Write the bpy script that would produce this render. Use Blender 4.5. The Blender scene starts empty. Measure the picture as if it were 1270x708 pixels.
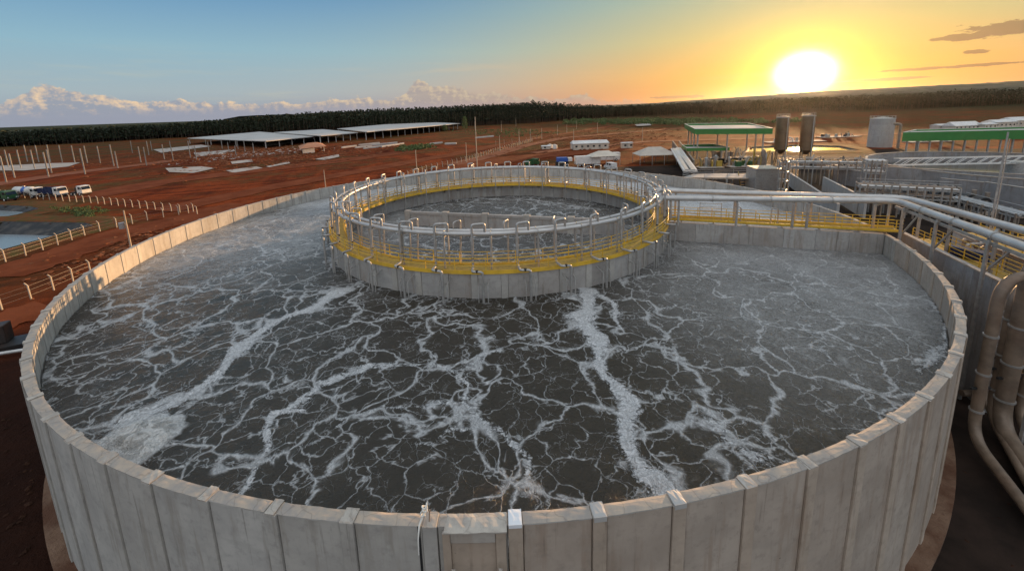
import bpy, bmesh, math, random
import numpy as np
from mathutils import Vector, Matrix
random.seed(7); rng = np.random.default_rng(11)
sin, cos, pi, rad = math.sin, math.cos, math.pi, math.radians
scene = bpy.context.scene
COL = scene.collection

# ------------------------------------------------------------------ camera
FPX, PITCH, ROLL, CX, CY, CAMZ = 504.9, rad(10.247), rad(-1.8078), 629.1, 228.48, 21.0
def ray(x, y):
    u = (x-CX)/FPX; v = -(y-CY)/FPX
    c, s = cos(ROLL), sin(ROLL)
    a = c*u-s*v; z = s*u+c*v
    return Vector((a, cos(PITCH)+sin(PITCH)*z, -sin(PITCH)+cos(PITCH)*z))
def at(x, y, z=0.0):
    """pixel of the photograph -> point of the place at height z (survey measurements)"""
    d = ray(x, y); t = (z-CAMZ)/d.z
    return Vector((d.x*t, d.y*t, z))
fwd = ray(CX, CY).normalized()
right = (ray(CX+100, CY)-ray(CX, CY)).normalized()
up = right.cross(fwd).normalized()
cam_data = bpy.data.cameras.new('camera'); cam = bpy.data.objects.new('camera', cam_data); COL.objects.link(cam)
M = Matrix((right, up, -fwd)).transposed().to_4x4(); M.translation = (0, 0, CAMZ)
cam.matrix_world = M
cam_data.sensor_width = 36.0; cam_data.lens = FPX/1270*36.0
cam_data.shift_x = (635-CX)/1270; cam_data.shift_y = -(354-CY)/1270
cam_data.clip_start = 0.1; cam_data.clip_end = 60000
scene.camera = cam

# ------------------------------------------------------------------ light
SUN_AZ, SUN_EL = rad(35.7), rad(3.1)            # azimuth clockwise from +Y
SUN = Vector((sin(SUN_AZ)*cos(SUN_EL), cos(SUN_AZ)*cos(SUN_EL), sin(SUN_EL)))
sl = bpy.data.lights.new('sun', 'SUN'); so = bpy.data.objects.new('sun', sl); COL.objects.link(so)
sl.energy = 5.0; sl.angle = rad(0.5); sl.color = (1.0, 0.58, 0.27)
so.rotation_euler = (-SUN).to_track_quat('-Z', 'Y').to_euler()
so.location = (0, 0, 60)
scene.view_settings.view_transform = 'Standard'; scene.view_settings.look = 'None'
scene.view_settings.exposure = 0.8; scene.view_settings.gamma = 1.0
scene.view_settings.use_curve_mapping = False
scene.render.engine = 'CYCLES'
scene.cycles.max_bounces = 6; scene.cycles.volume_bounces = 1; scene.cycles.transparent_max_bounces = 8

# ------------------------------------------------------------------ node helper
class V:
    """a float socket with arithmetic"""
    def __init__(s, nt, sock): s.nt, s.s = nt, sock
    def _m(s, op, *o, clamp=False):
        n = s.nt.nodes.new('ShaderNodeMath'); n.operation = op; n.use_clamp = clamp
        for i, v in enumerate((s,)+o):
            if isinstance(v, V): s.nt.links.new(v.s, n.inputs[i])
            else: n.inputs[i].default_value = v
        return V(s.nt, n.outputs[0])
    def __add__(s, o): return s._m('ADD', o)
    def __radd__(s, o): return s._m('ADD', o)
    def __sub__(s, o): return s._m('SUBTRACT', o)
    def __rsub__(s, o): return (s*-1.0)+o
    def __mul__(s, o): return s._m('MULTIPLY', o)
    def __rmul__(s, o): return s._m('MULTIPLY', o)
    def __truediv__(s, o): return s._m('DIVIDE', o)
    def pw(s, o): return s._m('POWER', o)
    def mn(s, o): return s._m('MINIMUM', o)
    def mx(s, o): return s._m('MAXIMUM', o)
    def absv(s): return s._m('ABSOLUTE')
    def exp(s): return s._m('EXPONENT')
    def cl(s): return s._m('ADD', 0.0, clamp=True)
    def step(s, a, b, lo=0.0, hi=1.0):
        n = s.nt.nodes.new('ShaderNodeMapRange'); n.interpolation_type = 'SMOOTHSTEP'
        s.nt.links.new(s.s, n.inputs[0])
        for i, v in ((1, a), (2, b), (3, lo), (4, hi)):
            if isinstance(v, V): s.nt.links.new(v.s, n.inputs[i])
            else: n.inputs[i].default_value = v
        return V(s.nt, n.outputs[0])
    def gauss(s, c, w):
        d = (s-c)/w
        return (d*d*-1.0).exp()
class NT:
    def __init__(s, nt): s.nt = nt
    def new(s, t, **k):
        n = s.nt.nodes.new(t)
        for a, b in k.items(): setattr(n, a, b)
        return n
    def v(s, sock): return V(s.nt, sock)
    def link(s, a, b): s.nt.links.new(a.s if isinstance(a, V) else a, b)
    def sep(s, vec):
        n = s.new('ShaderNodeSeparateXYZ'); s.link(vec, n.inputs[0]); return [s.v(o) for o in n.outputs]
    def com(s, x, y, z):
        n = s.new('ShaderNodeCombineXYZ')
        for i, q in enumerate((x, y, z)):
            if isinstance(q, V): s.link(q, n.inputs[i])
            else: n.inputs[i].default_value = q
        return n.outputs[0]
    def noise(s, vec, scale, detail=3, rough=0.5, dist=0.0, color=False, ntype='FBM'):
        n = s.new('ShaderNodeTexNoise'); n.inputs['Scale'].default_value = scale
        n.inputs['Detail'].default_value = detail; n.inputs['Roughness'].default_value = rough
        n.inputs['Distortion'].default_value = dist; s.link(vec, n.inputs['Vector'])
        return n.outputs['Color'] if color else s.v(n.outputs['Fac'])
    def voro(s, vec, scale, feature='DISTANCE_TO_EDGE', rnd=1.0, out='Distance'):
        n = s.new('ShaderNodeTexVoronoi', feature=feature); n.inputs['Scale'].default_value = scale
        n.inputs['Randomness'].default_value = rnd; s.link(vec, n.inputs['Vector'])
        return s.v(n.outputs[out])
    def rgb(s, c):
        n = s.new('ShaderNodeRGB'); n.outputs[0].default_value = (*c, 1); return n.outputs[0]
    def mix(s, f, a, b, mode='MIX'):
        n = s.new('ShaderNodeMix', data_type='RGBA', blend_type=mode)
        for i, q in ((0, f), (6, a), (7, b)):
            if isinstance(q, V): s.link(q, n.inputs[i])
            elif isinstance(q, (int, float)): n.inputs[i].default_value = q
            elif isinstance(q, tuple): n.inputs[i].default_value = (*q, 1)
            else: s.link(q, n.inputs[i])
        return n.outputs[2]
    def vmath(s, op, a, b=None, scale=None):
        n = s.new('ShaderNodeVectorMath', operation=op)
        for i, q in ((0, a), (1, b)):
            if q is None: continue
            if isinstance(q, tuple): n.inputs[i].default_value = q
            else: s.link(q, n.inputs[i])
        if scale is not None: n.inputs['Scale'].default_value = scale
        return n.outputs[0]

# ------------------------------------------------------------------ world sky
world = bpy.data.worlds.new('World'); scene.world = world; world.use_nodes = True
wn = world.node_tree; wn.nodes.clear(); W = NT(wn)
tc = W.new('ShaderNodeTexCoord'); d = tc.outputs['Generated']
x, y, z = W.sep(d)
sky = W.new('ShaderNodeTexSky', sky_type='NISHITA'); sky.sun_disc = False
sky.sun_elevation = SUN_EL; sky.sun_rotation = SUN_AZ; sky.air_density = 1.3; sky.dust_density = 2.2; sky.ozone_density = 2.2
el = x._m('MULTIPLY', 0.0)+z._m('ARCSINE')*(180/pi)                      # elevation, degrees
az = x._m('ARCTAN2', y)*(180/pi)                                          # azimuth from +Y, degrees
daz = az-math.degrees(SUN_AZ); dall = daz*cos(SUN_EL); dele = el-math.degrees(SUN_EL)
rr = (dall*dall*0.62+dele*dele)._m('SQRT')                                # angle to the sun, flattened like the aureole
# graded twilight: blue above, pale teal lower, orange towards the sun
elc = el.mx(0.0)
warm = (daz*daz*(-1/(2*27.0**2))).exp()
ramp = W.new('ShaderNodeValToRGB'); cr = ramp.color_ramp
W.link(elc/60.0, ramp.inputs[0])
stops = [(0.0, (.19, .215, .27)), (0.05, (.23, .29, .32)), (0.13, (.17, .29, .36)), (0.27, (.052, .155, .31)), (0.42, (.03, .105, .25)), (0.6, (.34, .40, .46)), (1.0, (.52, .55, .58))]  # highest stops, above the frame, brightened as added fill for shaded walls
cr.elements[0].position = 0; cr.elements[0].color = (*stops[0][1], 1); cr.elements[1].position = 1; cr.elements[1].color = (*stops[-1][1], 1)
for p_, c_ in stops[1:-1]:
    e = cr.elements.new(p_); e.color = (*c_, 1)
cool = ramp.outputs[0]
ramp2 = W.new('ShaderNodeValToRGB'); cr = ramp2.color_ramp
W.link(elc/60.0, ramp2.inputs[0])
stops2 = [(0.0, (.50, .18, .03)), (0.06, (.50, .26, .055)), (0.13, (.37, .31, .12)), (0.21, (.25, .30, .20)), (0.32, (.15, .235, .25)), (0.45, (.07, .15, .24)), (0.6, (.36, .40, .44)), (1.0, (.52, .55, .58))]  # warm ramp ends in the same brightened zenith fill
cr.elements[0].position = 0; cr.elements[0].color = (*stops2[0][1], 1); cr.elements[1].position = 1; cr.elements[1].color = (*stops2[-1][1], 1)
for p_, c_ in stops2[1:-1]:
    e = cr.elements.new(p_); e.color = (*c_, 1)
base = W.mix(warm, cool, ramp2.outputs[0])
nish = W.vmath('SCALE', sky.outputs[0], scale=0.10)
base = W.mix(0.10, base, nish)
base = W.mix(y.step(.05, -.55)*.8, base, (.52, .54, .57))  # added fill: unseen sky behind the camera lightened to brighten the near walls
# clouds: billows whose tops follow a height profile along the horizon
pv = W.com(az*0.07, el*0.09, 0.3)
big = W.noise(pv, 3.0, 2, 0.5)
fine = W.noise(pv, 8.5, 7, 0.66)
pv2 = W.com((az+0.45)*0.07, (el+0.22)*0.09, 0.3)
fine2 = W.noise(pv2, 8.5, 7, 0.66)
def bump(c, w, h): return az.gauss(c, w)*h
top = (az.step(14, -6)*1.35+bump(-47.6, 2.0, 1.9)+bump(-44.5, 3.0, 1.3)+bump(-38.5, 3.0, .8)+bump(-30, 4.0, .6)+bump(-20, 5, .8)
       +bump(-11.6, 2.1, 2.6)+bump(-7.4, 3.2, 2.1)+bump(-1, 4, 1.2)+bump(4.5, 2.2, .9)+bump(10, 4, 1.5)+bump(17, 2.5, .8))
prof = top+(big-0.5)*1.3+(fine-0.5)*2.6-el
cden = prof.step(-0.06, 0.22)*el.step(-0.6, 0.1)*az.step(27, 15)
lit = ((fine-fine2)*4.5+0.30+(el-top+0.5)*0.22).cl()
lf = az.step(8, -40)                                                     # the bank on the left faces the sun: warm tops
ccol = W.mix(lit, W.mix(lf, (.27, .21, .17), (.185, .20, .235)), W.mix(lf, (.34, .29, .21), (.50, .36, .23)))
bankc = W.mix(warm, (.18, .195, .24), (.38, .19, .10))
ccol = W.mix(el.step(0.4, 1.9), bankc, ccol)
sky2 = W.mix(cden*0.9, base, ccol)
# thin high veils and a few dark evening clouds towards the north-east
veil = W.noise(W.com(az*0.03, el*0.35, 2.0), 2.2, 4, 0.6).step(.52, .75)*el.step(1.5, 3.0)*el.step(9, 4.0)
sky2 = W.mix(veil*0.35, sky2, W.mix(warm, (.30, .31, .25), (.62, .30, .10)))
dn = W.noise(W.com(az*0.16, el*0.5, 5.0), 2.6, 6, 0.68)
def dark(ca, ce, wa, we, th=.32): return (az.gauss(ca, wa)*el.gauss(ce, we)+(dn-0.5)*1.9).step(th, th+.16)*az.gauss(ca, wa*2.2).step(.1, .4)*el.gauss(ce, we*2.6).step(.1, .5)
dk = (dark(50.6, 5.6, 3.6, .62)).mx(dark(46.9, 5.3, 1.6, .35)).mx(dark(47.0, 2.7, 7.5, .16, .42)).mx(dark(48.3, 3.9, .9, .2)).mx(dark(41.5, 1.9, 5.0, .14, .42)).mx(dark(22.5, 1.0, 4.0, .2, .42))
sky2 = W.mix(dk*0.75, sky2, (.17, .10, .06))
# aureole of the low sun
core = (rr*rr*(-1/(2*0.98**2))).exp()*14.0
mid = (rr*rr*(-1/(2*2.6**2))).exp()*0.6
wide = (rr*(-1/6.0)).exp()*0.16
g = W.vmath('SCALE', (1.0, .93, .62), scale=1.0)
def addc(a, fac, col):
    n = W.new('ShaderNodeVectorMath', operation='MULTIPLY_ADD'); W.link(W.com(fac, fac, fac), n.inputs[0]); n.inputs[1].default_value = col; W.link(a, n.inputs[2]); return n.outputs[0]
sky3 = addc(addc(addc(sky2, core, (1, .86, .30)), mid, (1, .70, .0)), wide, (1, .50, .10))
bg = W.new('ShaderNodeBackground'); W.link(sky3, bg.inputs[0]); bg.inputs[1].default_value = 1.0
wo = W.new('ShaderNodeOutputWorld'); W.link(bg.outputs[0], wo.inputs[0])

# ------------------------------------------------------------------ materials
MATS = {}
def mat(name, fn=None, **k):
    if name in MATS: return MATS[name]
    m = bpy.data.materials.new(name); m.use_nodes = True; nt = m.node_tree; nt.nodes.clear()
    N = NT(nt); b = N.new('ShaderNodeBsdfPrincipled'); o = N.new('ShaderNodeOutputMaterial'); N.link(b.outputs[0], o.inputs[0])
    N.b = b; N.tc = N.new('ShaderNodeTexCoord'); N.obj = N.tc.outputs['Object']
    N.oi = N.new('ShaderNodeObjectInfo'); N.rnd = N.v(N.oi.outputs['Random'])
    geo = N.new('ShaderNodeNewGeometry'); N.pos = geo.outputs['Position']; N.nor = geo.outputs['Normal']
    if fn: fn(N, b)
    for a, v in k.items():
        b.inputs[{'color': 'Base Color', 'rough': 'Roughness', 'metal': 'Metallic'}[a]].default_value = (*v, 1) if isinstance(v, tuple) else v
    MATS[name] = m; return m
def bumpn(N, h, strength=0.4, dist=0.05):
    n = N.new('ShaderNodeBump'); n.inputs['Strength'].default_value = strength; n.inputs['Distance'].default_value = dist
    N.link(h, n.inputs['Height']); N.link(n.outputs[0], N.b.inputs['Normal'])
def painted(name, c, rough=.5, metal=0.0, var=.18, sc=1.5, dirt=(.16, .07, .035), dirt_amt=.25):
    def f(N, b):
        n = N.noise(N.pos, sc, 5, .6); n2 = N.noise(N.pos, sc*.23, 3, .6)
        c2 = tuple(v*(1-var*1.6) for v in c)
        col = N.mix(n.step(.3, .75), c, c2)
        col = N.mix(n2.step(.48, .75)*dirt_amt, col, dirt)
        N.link(col, b.inputs['Base Color']); N.link(n*0.25+rough-.1, b.inputs['Roughness']); b.inputs['Metallic'].default_value = metal
    return mat(name, f)
def f_concrete(c1, c2, stain, top=None):
    def f(N, b):
        off = N.com(N.rnd*37.0, N.rnd*91.0, N.rnd*17.0)
        p = N.vmath('ADD', N.pos, off)
        xx, yy, zz = N.sep(p)
        n = N.noise(p, .55, 6, .62); n2 = N.noise(p, 3.2, 5, .65)
        stv = N.com(xx*1.0, yy*1.0, zz*.12); st = N.noise(stv, 1.6, 5, .65)
        sth = N.noise(N.com(xx*.3, yy*.3, zz*1.6), 1.4, 4, .6)
        col = N.mix(n.step(.32, .7), c1, c2)
        col = N.mix(N.rnd*0.35, col, stain)
        col = N.mix(st.step(.50, .66)*.6, col, stain)
        col = N.mix(sth.step(.52, .66)*.45, col, tuple(v*.72 for v in c1))
        col = N.mix(n2.step(.48, .75)*.45, col, tuple(v*.6 for v in c2))
        dr = N.noise(N.com(xx*1.0, yy*1.0, zz*.05), 4.5, 4, .6).step(.60, .70)*N.sep(N.pos)[2].step(3.5, 9.0)
        col = N.mix(dr*.5, col, tuple(v*.45 for v in stain))
        pits = N.voro(p, 2.3, 'F1').step(.085, .03)*N.noise(p, 1.1, 2).step(.55, .62)
        col = N.mix(pits*.8, col, (.03, .028, .025))
        if top:
            nz = N.sep(N.nor)[2]; t = nz.step(.6, .9)
            tn = N.noise(p, 1.7, 5, .7)
            tcol = N.mix(tn.step(.35, .65), top[0], top[1])
            cr = N.voro(N.vmath('ADD', p, N.vmath('SCALE', N.noise(p, 1.2, 3, color=True), scale=.7)), 1.1).step(.03, .0)
            tcol = N.mix(cr*.28, tcol, (.08, .06, .05))
            col = N.mix(t, col, tcol)
        N.link(col, b.inputs['Base Color']); b.inputs['Roughness'].default_value = .88
        bumpn(N, n2*.6+n+st*.3, .35, .04)
    return f
M_conc = mat('panel concrete', f_concrete((.47, .45, .41), (.35, .335, .31), (.25, .22, .18), ((.44, .36, .28), (.31, .28, .25))))
M_tanc = mat('tan panel concrete', f_concrete((.46, .395, .33), (.34, .29, .24), (.28, .205, .15), ((.46, .34, .25), (.34, .27, .21))))
M_rib = mat('rib concrete', f_concrete((.48, .395, .315), (.37, .305, .24), (.27, .19, .13), ((.46, .43, .39), (.33, .30, .27))))
M_mortar = mat('white mortar', f_concrete((.46, .41, .36), (.35, .32, .28), (.3, .25, .2), ((.46, .42, .36), (.34, .30, .26))))
M_ringc = mat('ring concrete', f_concrete((.42, .405, .38), (.31, .30, .285), (.24, .19, .15), ((.38, .34, .29), (.28, .26, .25))))
M_galv = painted('galvanised steel', (.46, .45, .43), .42, .55, .2, 3.0, (.25, .15, .09), .25)
M_pipe = painted('header pipe steel', (.55, .54, .52), .38, .45, .12, 1.2, (.25, .17, .12), .2)
M_rust = painted('dull brown pipe coat', (.34, .27, .21), .5, .25, .28, 1.0, (.14, .07, .04), .4)
M_yellow = painted('yellow rail paint', (.72, .44, .035), .5, 0, .15, 2.0, (.30, .17, .06), .4)
M_grate = painted('yellow grating', (.44, .29, .05), .65, 0, .25, 4.0, (.20, .11, .05), .5)
M_dark = painted('black iron', (.03, .03, .03), .5, .3)
M_white = painted('white paint', (.70, .68, .64), .5, 0, .12, .9, (.35, .20, .12), .3)
M_tape = mat('white plastic film', color=(.72, .74, .76), rough=.35)

# ------------------------------------------------------------------ mesh builder
class MB:
    def __init__(s): s.v = []; s.f = []; s.m = []; s.sm = []
    def add(s, vs, fs, mi=0, smooth=False):
        o = len(s.v); s.v += [tuple(q) for q in vs]; s.f += [tuple(i+o for i in f) for f in fs]
        s.m += [mi]*len(fs); s.sm += [smooth]*len(fs); return s
    def box(s, c, size, rz=0.0, mi=0, tilt=None):
        hx, hy, hz = size[0]/2, size[1]/2, size[2]/2
        c = Vector(c); R = Matrix.Rotation(rz, 3, 'Z')
        if tilt is not None: R = R @ tilt
        vs = [c+R@Vector((a*hx, b*hy, e*hz)) for e in (-1, 1) for a, b in ((-1, -1), (1, -1), (1, 1), (-1, 1))]
        return s.add(vs, [(3, 2, 1, 0), (4, 5, 6, 7), (0, 1, 5, 4), (1, 2, 6, 5), (2, 3, 7, 6), (3, 0, 4, 7)], mi)
    def prism(s, poly, z0, z1, mi=0):
        n = len(poly)
        a = sum(poly[i][0]*poly[(i+1) % n][1]-poly[(i+1) % n][0]*poly[i][1] for i in range(n))
        if a < 0: poly = poly[::-1]
        z0s = z0 if isinstance(z0, (list, tuple)) else [z0]*n; z1s = z1 if isinstance(z1, (list, tuple)) else [z1]*n
        vs = [(p[0], p[1], q) for p, q in zip(poly, z0s)]+[(p[0], p[1], q) for p, q in zip(poly, z1s)]
        fs = [tuple(range(n-1, -1, -1)), tuple(range(n, 2*n))]+[(i, (i+1) % n, (i+1) % n+n, i+n) for i in range(n)]
        return s.add(vs, fs, mi)
    def bar(s, a, b, w, h=None, mi=0):
        """square bar from a to b"""
        a, b = Vector(a), Vector(b); h = h or w
        t = (b-a).normalized(); u = Vector((0, 0, 1)) if abs(t.z) < .95 else Vector((1, 0, 0))
        sx = t.cross(u).normalized()*(w/2); sy = sx.cross(t).normalized()*(h/2)
        vs = [p+i*sx+j*sy for p in (a, b) for i, j in ((-1, -1), (1, -1), (1, 1), (-1, 1))]
        return s.add(vs, [(0, 1, 2, 3), (7, 6, 5, 4), (4, 5, 1, 0), (5, 6, 2, 1), (6, 7, 3, 2), (7, 4, 0, 3)], mi)
    def tube(s, path, r, n=8, mi=0, cap=True, closed=False):
        P = [Vector(q) for q in path]; L = len(P); rs = r if isinstance(r, (list, tuple)) else [r]*L
        vs = []; ref = None
        for i, p in enumerate(P):
            if closed: t = (P[(i+1) % L]-P[i-1]).normalized()
            else: t = (P[min(i+1, L-1)]-P[max(i-1, 0)]).normalized()
            if ref is None:
                ref = Vector((0, 0, 1)) if abs(t.z) < .9 else Vector((1, 0, 0))
            sx = (ref-t*ref.dot(t)).normalized(); sy = t.cross(sx); ref = sx
            vs += [p+rs[i]*(cos(2*pi*k/n)*sx+sin(2*pi*k/n)*sy) for k in range(n)]
        fs = []
        for i in range(L if closed else L-1):
            j = (i+1) % L
            fs += [(i*n+k, i*n+(k+1) % n, j*n+(k+1) % n, j*n+k) for k in range(n)]
        s.add(vs, fs, mi, True)
        if cap and not closed:
            s.add(vs[:n], [tuple(range(n-1, -1, -1))], mi); s.add(vs[-n:], [tuple(range(n))], mi)
        return s
    def arc(s, r0, r1, z0, z1, a0, a1, n, c=(0, 0), mi=0, caps=True):
        """annular sector block; angles in radians about c"""
        vs = []
        for i in range(n+1):
            a = a0+(a1-a0)*i/n; cc, ss = cos(a), sin(a)
            vs += [(c[0]+r0*cc, c[1]+r0*ss, z0), (c[0]+r1*cc, c[1]+r1*ss, z0), (c[0]+r1*cc, c[1]+r1*ss, z1), (c[0]+r0*cc, c[1]+r0*ss, z1)]
        fs = []
        for i in range(n):
            o = 4*i; q = o+4
            fs += [(o+1, q+1, q+2, o+2), (o+2, q+2, q+3, o+3), (o+3, q+3, q, o), (o, q, q+1, o+1)]
        if caps: fs += [(0, 1, 2, 3), (4*n+3, 4*n+2, 4*n+1, 4*n)]
        return s.add(vs, fs, mi)
    def cyl(s, c, r, h, n=16, mi=0, r2=None):
        r2 = r if r2 is None else r2
        vs = [(c[0]+r*cos(2*pi*k/n), c[1]+r*sin(2*pi*k/n), c[2]) for k in range(n)]+[(c[0]+r2*cos(2*pi*k/n), c[1]+r2*sin(2*pi*k/n), c[2]+h) for k in range(n)]
        s.add(vs, [(k, (k+1) % n, (k+1) % n+n, k+n) for k in range(n)], mi, True)
        return s.add(vs, [tuple(range(n-1, -1, -1)), tuple(range(n, 2*n))], mi)
    def build(s, name, m, parent=None, loc=None, rz=0.0, bevel=0):
        me = bpy.data.meshes.new(name)
        org = Vector((0, 0, 0))
        if parent is not None: org = Vector(parent['_o'])
        elif loc is not None: org = Vector(loc)
        vs = np.array(s.v, dtype=np.float64)-np.array(org)
        me.from_pydata(vs.tolist(), [], s.f)
        ms = m if isinstance(m, (list, tuple)) else [m]
        for q in ms: me.materials.append(q)
        me.polygons.foreach_set('material_index', s.m); me.polygons.foreach_set('use_smooth', s.sm)
        me.update()
        o = bpy.data.objects.new(name, me); COL.objects.link(o)
        if parent is not None: o.parent = parent
        else:
            o.location = org; o['_o'] = tuple(org)
        if bevel:
            bm = o.modifiers.new('bevel', 'BEVEL'); bm.width = bevel; bm.segments = 2; bm.limit_method = 'ANGLE'
        return o
def tag(o, label=None, cat=None, group=None, kind=None):
    if label: o['label'] = label
    if cat: o['category'] = cat
    if group: o['group'] = group
    if kind: o['kind'] = kind
    return o
def empty(name, loc, label, cat, group=None):
    o = bpy.data.objects.new(name, None); COL.objects.link(o); o.location = loc; o.empty_display_size = .5
    o['_o'] = tuple(Vector(loc)); return tag(o, label, cat, group)
def copy_tree(o, parent=None):
    c = o.copy(); COL.objects.link(c)
    if parent is not None: c.parent = parent
    for ch in list(o.children): copy_tree(ch, c)
    return c
def inst(src, parent, loc=(0, 0, 0), rz=0.0):
    """another part sharing the mesh of src"""
    c = src.copy(); COL.objects.link(c); c.parent = parent; c.location = loc; c.rotation_euler = (0, 0, rz); return c
def lerp(a, b, t): return Vector(a)*(1-t)+Vector(b)*t
def ordinal(i):
    w = ['first', 'second', 'third', 'fourth', 'fifth', 'sixth', 'seventh', 'eighth', 'ninth', 'tenth', 'eleventh', 'twelfth', 'thirteenth', 'fourteenth', 'fifteenth', 'sixteenth', 'seventeenth', 'eighteenth', 'nineteenth', 'twentieth']
    return w[i]
# ================================================================== the big tank
TC = Vector((-0.9744, 47.16, 0)); TR = 37.126; RIM = 9.0; WATER = 7.2; NP = 92
STEP = 2*pi/NP; PH = rad(-88.62)
tank = empty('circular_tank', TC, 'huge round concrete tank of upright panels full of foaming water', 'tank')
T = Vector((0, 0, 0))
def loc(mb): return mb
# panels are made at angle 0 in the tank's own frame, then turned about its centre
rw = 0.43/TR/2                                                            # half angular width of a rib
def ring_part(name, mb, m, parent, bevel=0):
    o = mb.build(name, m, None); o.location = (0, 0, 0); del o['_o']; o.parent = parent
    if bevel:
        bm = o.modifiers.new('bevel', 'BEVEL'); bm.width = bevel; bm.segments = 2; bm.limit_method = 'ANGLE'
    return o
panels = []; ribs = []
def mk_panel(dz):
    mb = MB(); a0, a1 = rw+.0006, STEP-rw-.0006; vs = []; n = 4
    mb.arc(TR-.36, TR, -.3, RIM+dz, a0, a1, n)
    return mb
def mk_rib(dz):
    mb = MB(); mb.arc(TR-.40, TR+.07, -.3, RIM+dz, -rw, rw, 1)
    return mb
def rough_slab(r0, r1, z, h, a0, a1, n, amp, seed):
    """uneven mortar cap"""
    r_ = random.Random(seed); mb = MB(); vs = []; m = 4
    for i in range(n+1):
        for j in range(m+1):
            a = a0+(a1-a0)*i/n; r = r0+(r1-r0)*j/m
            edge = i in (0, n) or j in (0, m)
            if i not in (0, n) and j in (0, m): r += r_.uniform(-.008, .008)
            vs.append((r*cos(a), r*sin(a), z+(h*.35 if edge else h)+r_.uniform(-amp, amp)))
    fs = [(i*(m+1)+j, i*(m+1)+j+1, (i+1)*(m+1)+j+1, (i+1)*(m+1)+j) for i in range(n) for j in range(m)]
    k = len(vs)
    mb.add(vs, [f[::-1] for f in fs] if False else fs, 0, False)
    # skirt
    rim = [i*(m+1) for i in range(n+1)]+[n*(m+1)+j for j in range(1, m+1)]+[i*(m+1)+m for i in range(n-1, -1, -1)]+[j for j in range(m-1, 0, -1)]
    low = [(vs[q][0], vs[q][1], z-.03) for q in rim]; L = len(rim)
    mb.add([vs[q] for q in rim]+low, [(t, t+L, (t+1) % L+L, (t+1) % L) for t in range(L)], 0)
    return mb
pv_ = [mk_panel(dz) for dz in (-.03, 0, -.055, -.015)]
po = {}; cap_src = []; ro = {}; rc = []
joint_skip = {int(round((rad(-91.2)-PH)/STEP)) % NP}
def ang(k): return PH+k*STEP
for k in range(NP):
    q = random.randrange(4)
    if k == NP-1:
        pass
    if k == 91 % NP and False: continue
    tan = 1 if k < 17 else 0
    if (q, tan) not in po: po[(q, tan)] = ring_part('wall_panel', mk_panel((-.03, 0, -.055, -.015)[q]), (M_conc, M_tanc)[tan], tank, .02); o = po[(q, tan)]
    else: o = inst(po[(q, tan)], tank)
    o.rotation_euler.z = ang(k)
    q = random.randrange(3)
    if (q, tan) not in ro: ro[(q, tan)] = ring_part('rib', mk_rib((-.02, .03, .0)[q]), (M_conc, M_rib)[tan], tank, .02); o = ro[(q, tan)]
    else: o = inst(ro[(q, tan)], tank)
    o.rotation_euler.z = ang(k)
# grout caps along the rim: near rim gets its own shapes
capv = []
for k in range(NP):
    if k < 6:
        o = ring_part('mortar_cap', rough_slab(TR-.375, TR+.008, RIM-.02, .035, rw*1.05, STEP-rw*1.05, 7, .006, k), M_conc, tank); capv.append(o)
    else: o = inst(capv[k % 6], tank)
    o.rotation_euler.z = ang(k)
capr = []
for k in range(NP):
    if k < 5:
        w = random.uniform(.65, 1.0)
        o = ring_part('grout_patch', rough_slab(TR-.42, TR+random.uniform(.045, .08), RIM+.02, .02, -rw*w, rw*w, 3, .008, 50+k), M_mortar, tank); capr.append(o)
    else: o = inst(capr[random.randrange(5)], tank)
    o.rotation_euler.z = ang(k)
# footing with soil spilled on it
def f_soil(N, b):
    n = N.noise(N.pos, .5, 5, .65); n2 = N.noise(N.pos, 4, 5, .7)
    col = N.mix(n.step(.35, .65), (.10, .042, .02), (.20, .12, .075))
    col = N.mix(n2.step(.5, .7)*.6, col, (.09, .04, .02))
    N.link(col, b.inputs['Base Color']); b.inputs['Roughness'].default_value = .95; bumpn(N, n2+n*2, .6, .1)
M_soil = mat('soiled concrete', f_soil)
mb = MB(); mb.arc(TR-.5, TR+.62, 0, .3, 0, 2*pi, 184, caps=False); ring_part('footing', mb, M_soil, tank)
# closing joint in the near wall: recessed infill panel, side lips and broken mortar head
jt = rad(-92.533)
jnt = MB()
aa = lambda d: jt+d/TR
jnt.arc(TR+.02, TR+.14, -.3, RIM-.12, aa(.38), aa(.62), 1)
jnt.arc(TR+.02, TR+.16, -.3, RIM-.10, aa(1.95), aa(2.25), 1)
jnt.arc(TR+.01, TR+.07, -.3, RIM-.35, aa(.62), aa(1.95), 3)
ring_part('infill_panel', jnt, M_rib, tank, .02)
mo = rough_slab(TR-.37, TR+.22, RIM-.01, .045, aa(.45), aa(2.28), 14, .012, 99); ring_part('mortar_head', mo, M_mortar, tank)
mm = MB(); mm.arc(TR+.071, TR+.18, RIM-.42, RIM-.02, aa(.63), aa(1.94), 6); ring_part('mortar_face', mm, M_mortar, tank, .03)
for d_ in (.60, 1.97):
    s_ = MB(); s_.bar((TR*cos(aa(d_))+.0, TR*sin(aa(d_))-.36, 7.2), (TR*cos(aa(d_+.10)), TR*sin(aa(d_))-.42, 7.9), .16, .12); ring_part('broken_lug', s_, M_mortar, tank, .02)
M_film = mat('dusty plastic film', color=(.40, .39, .37), rough=.45)
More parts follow.
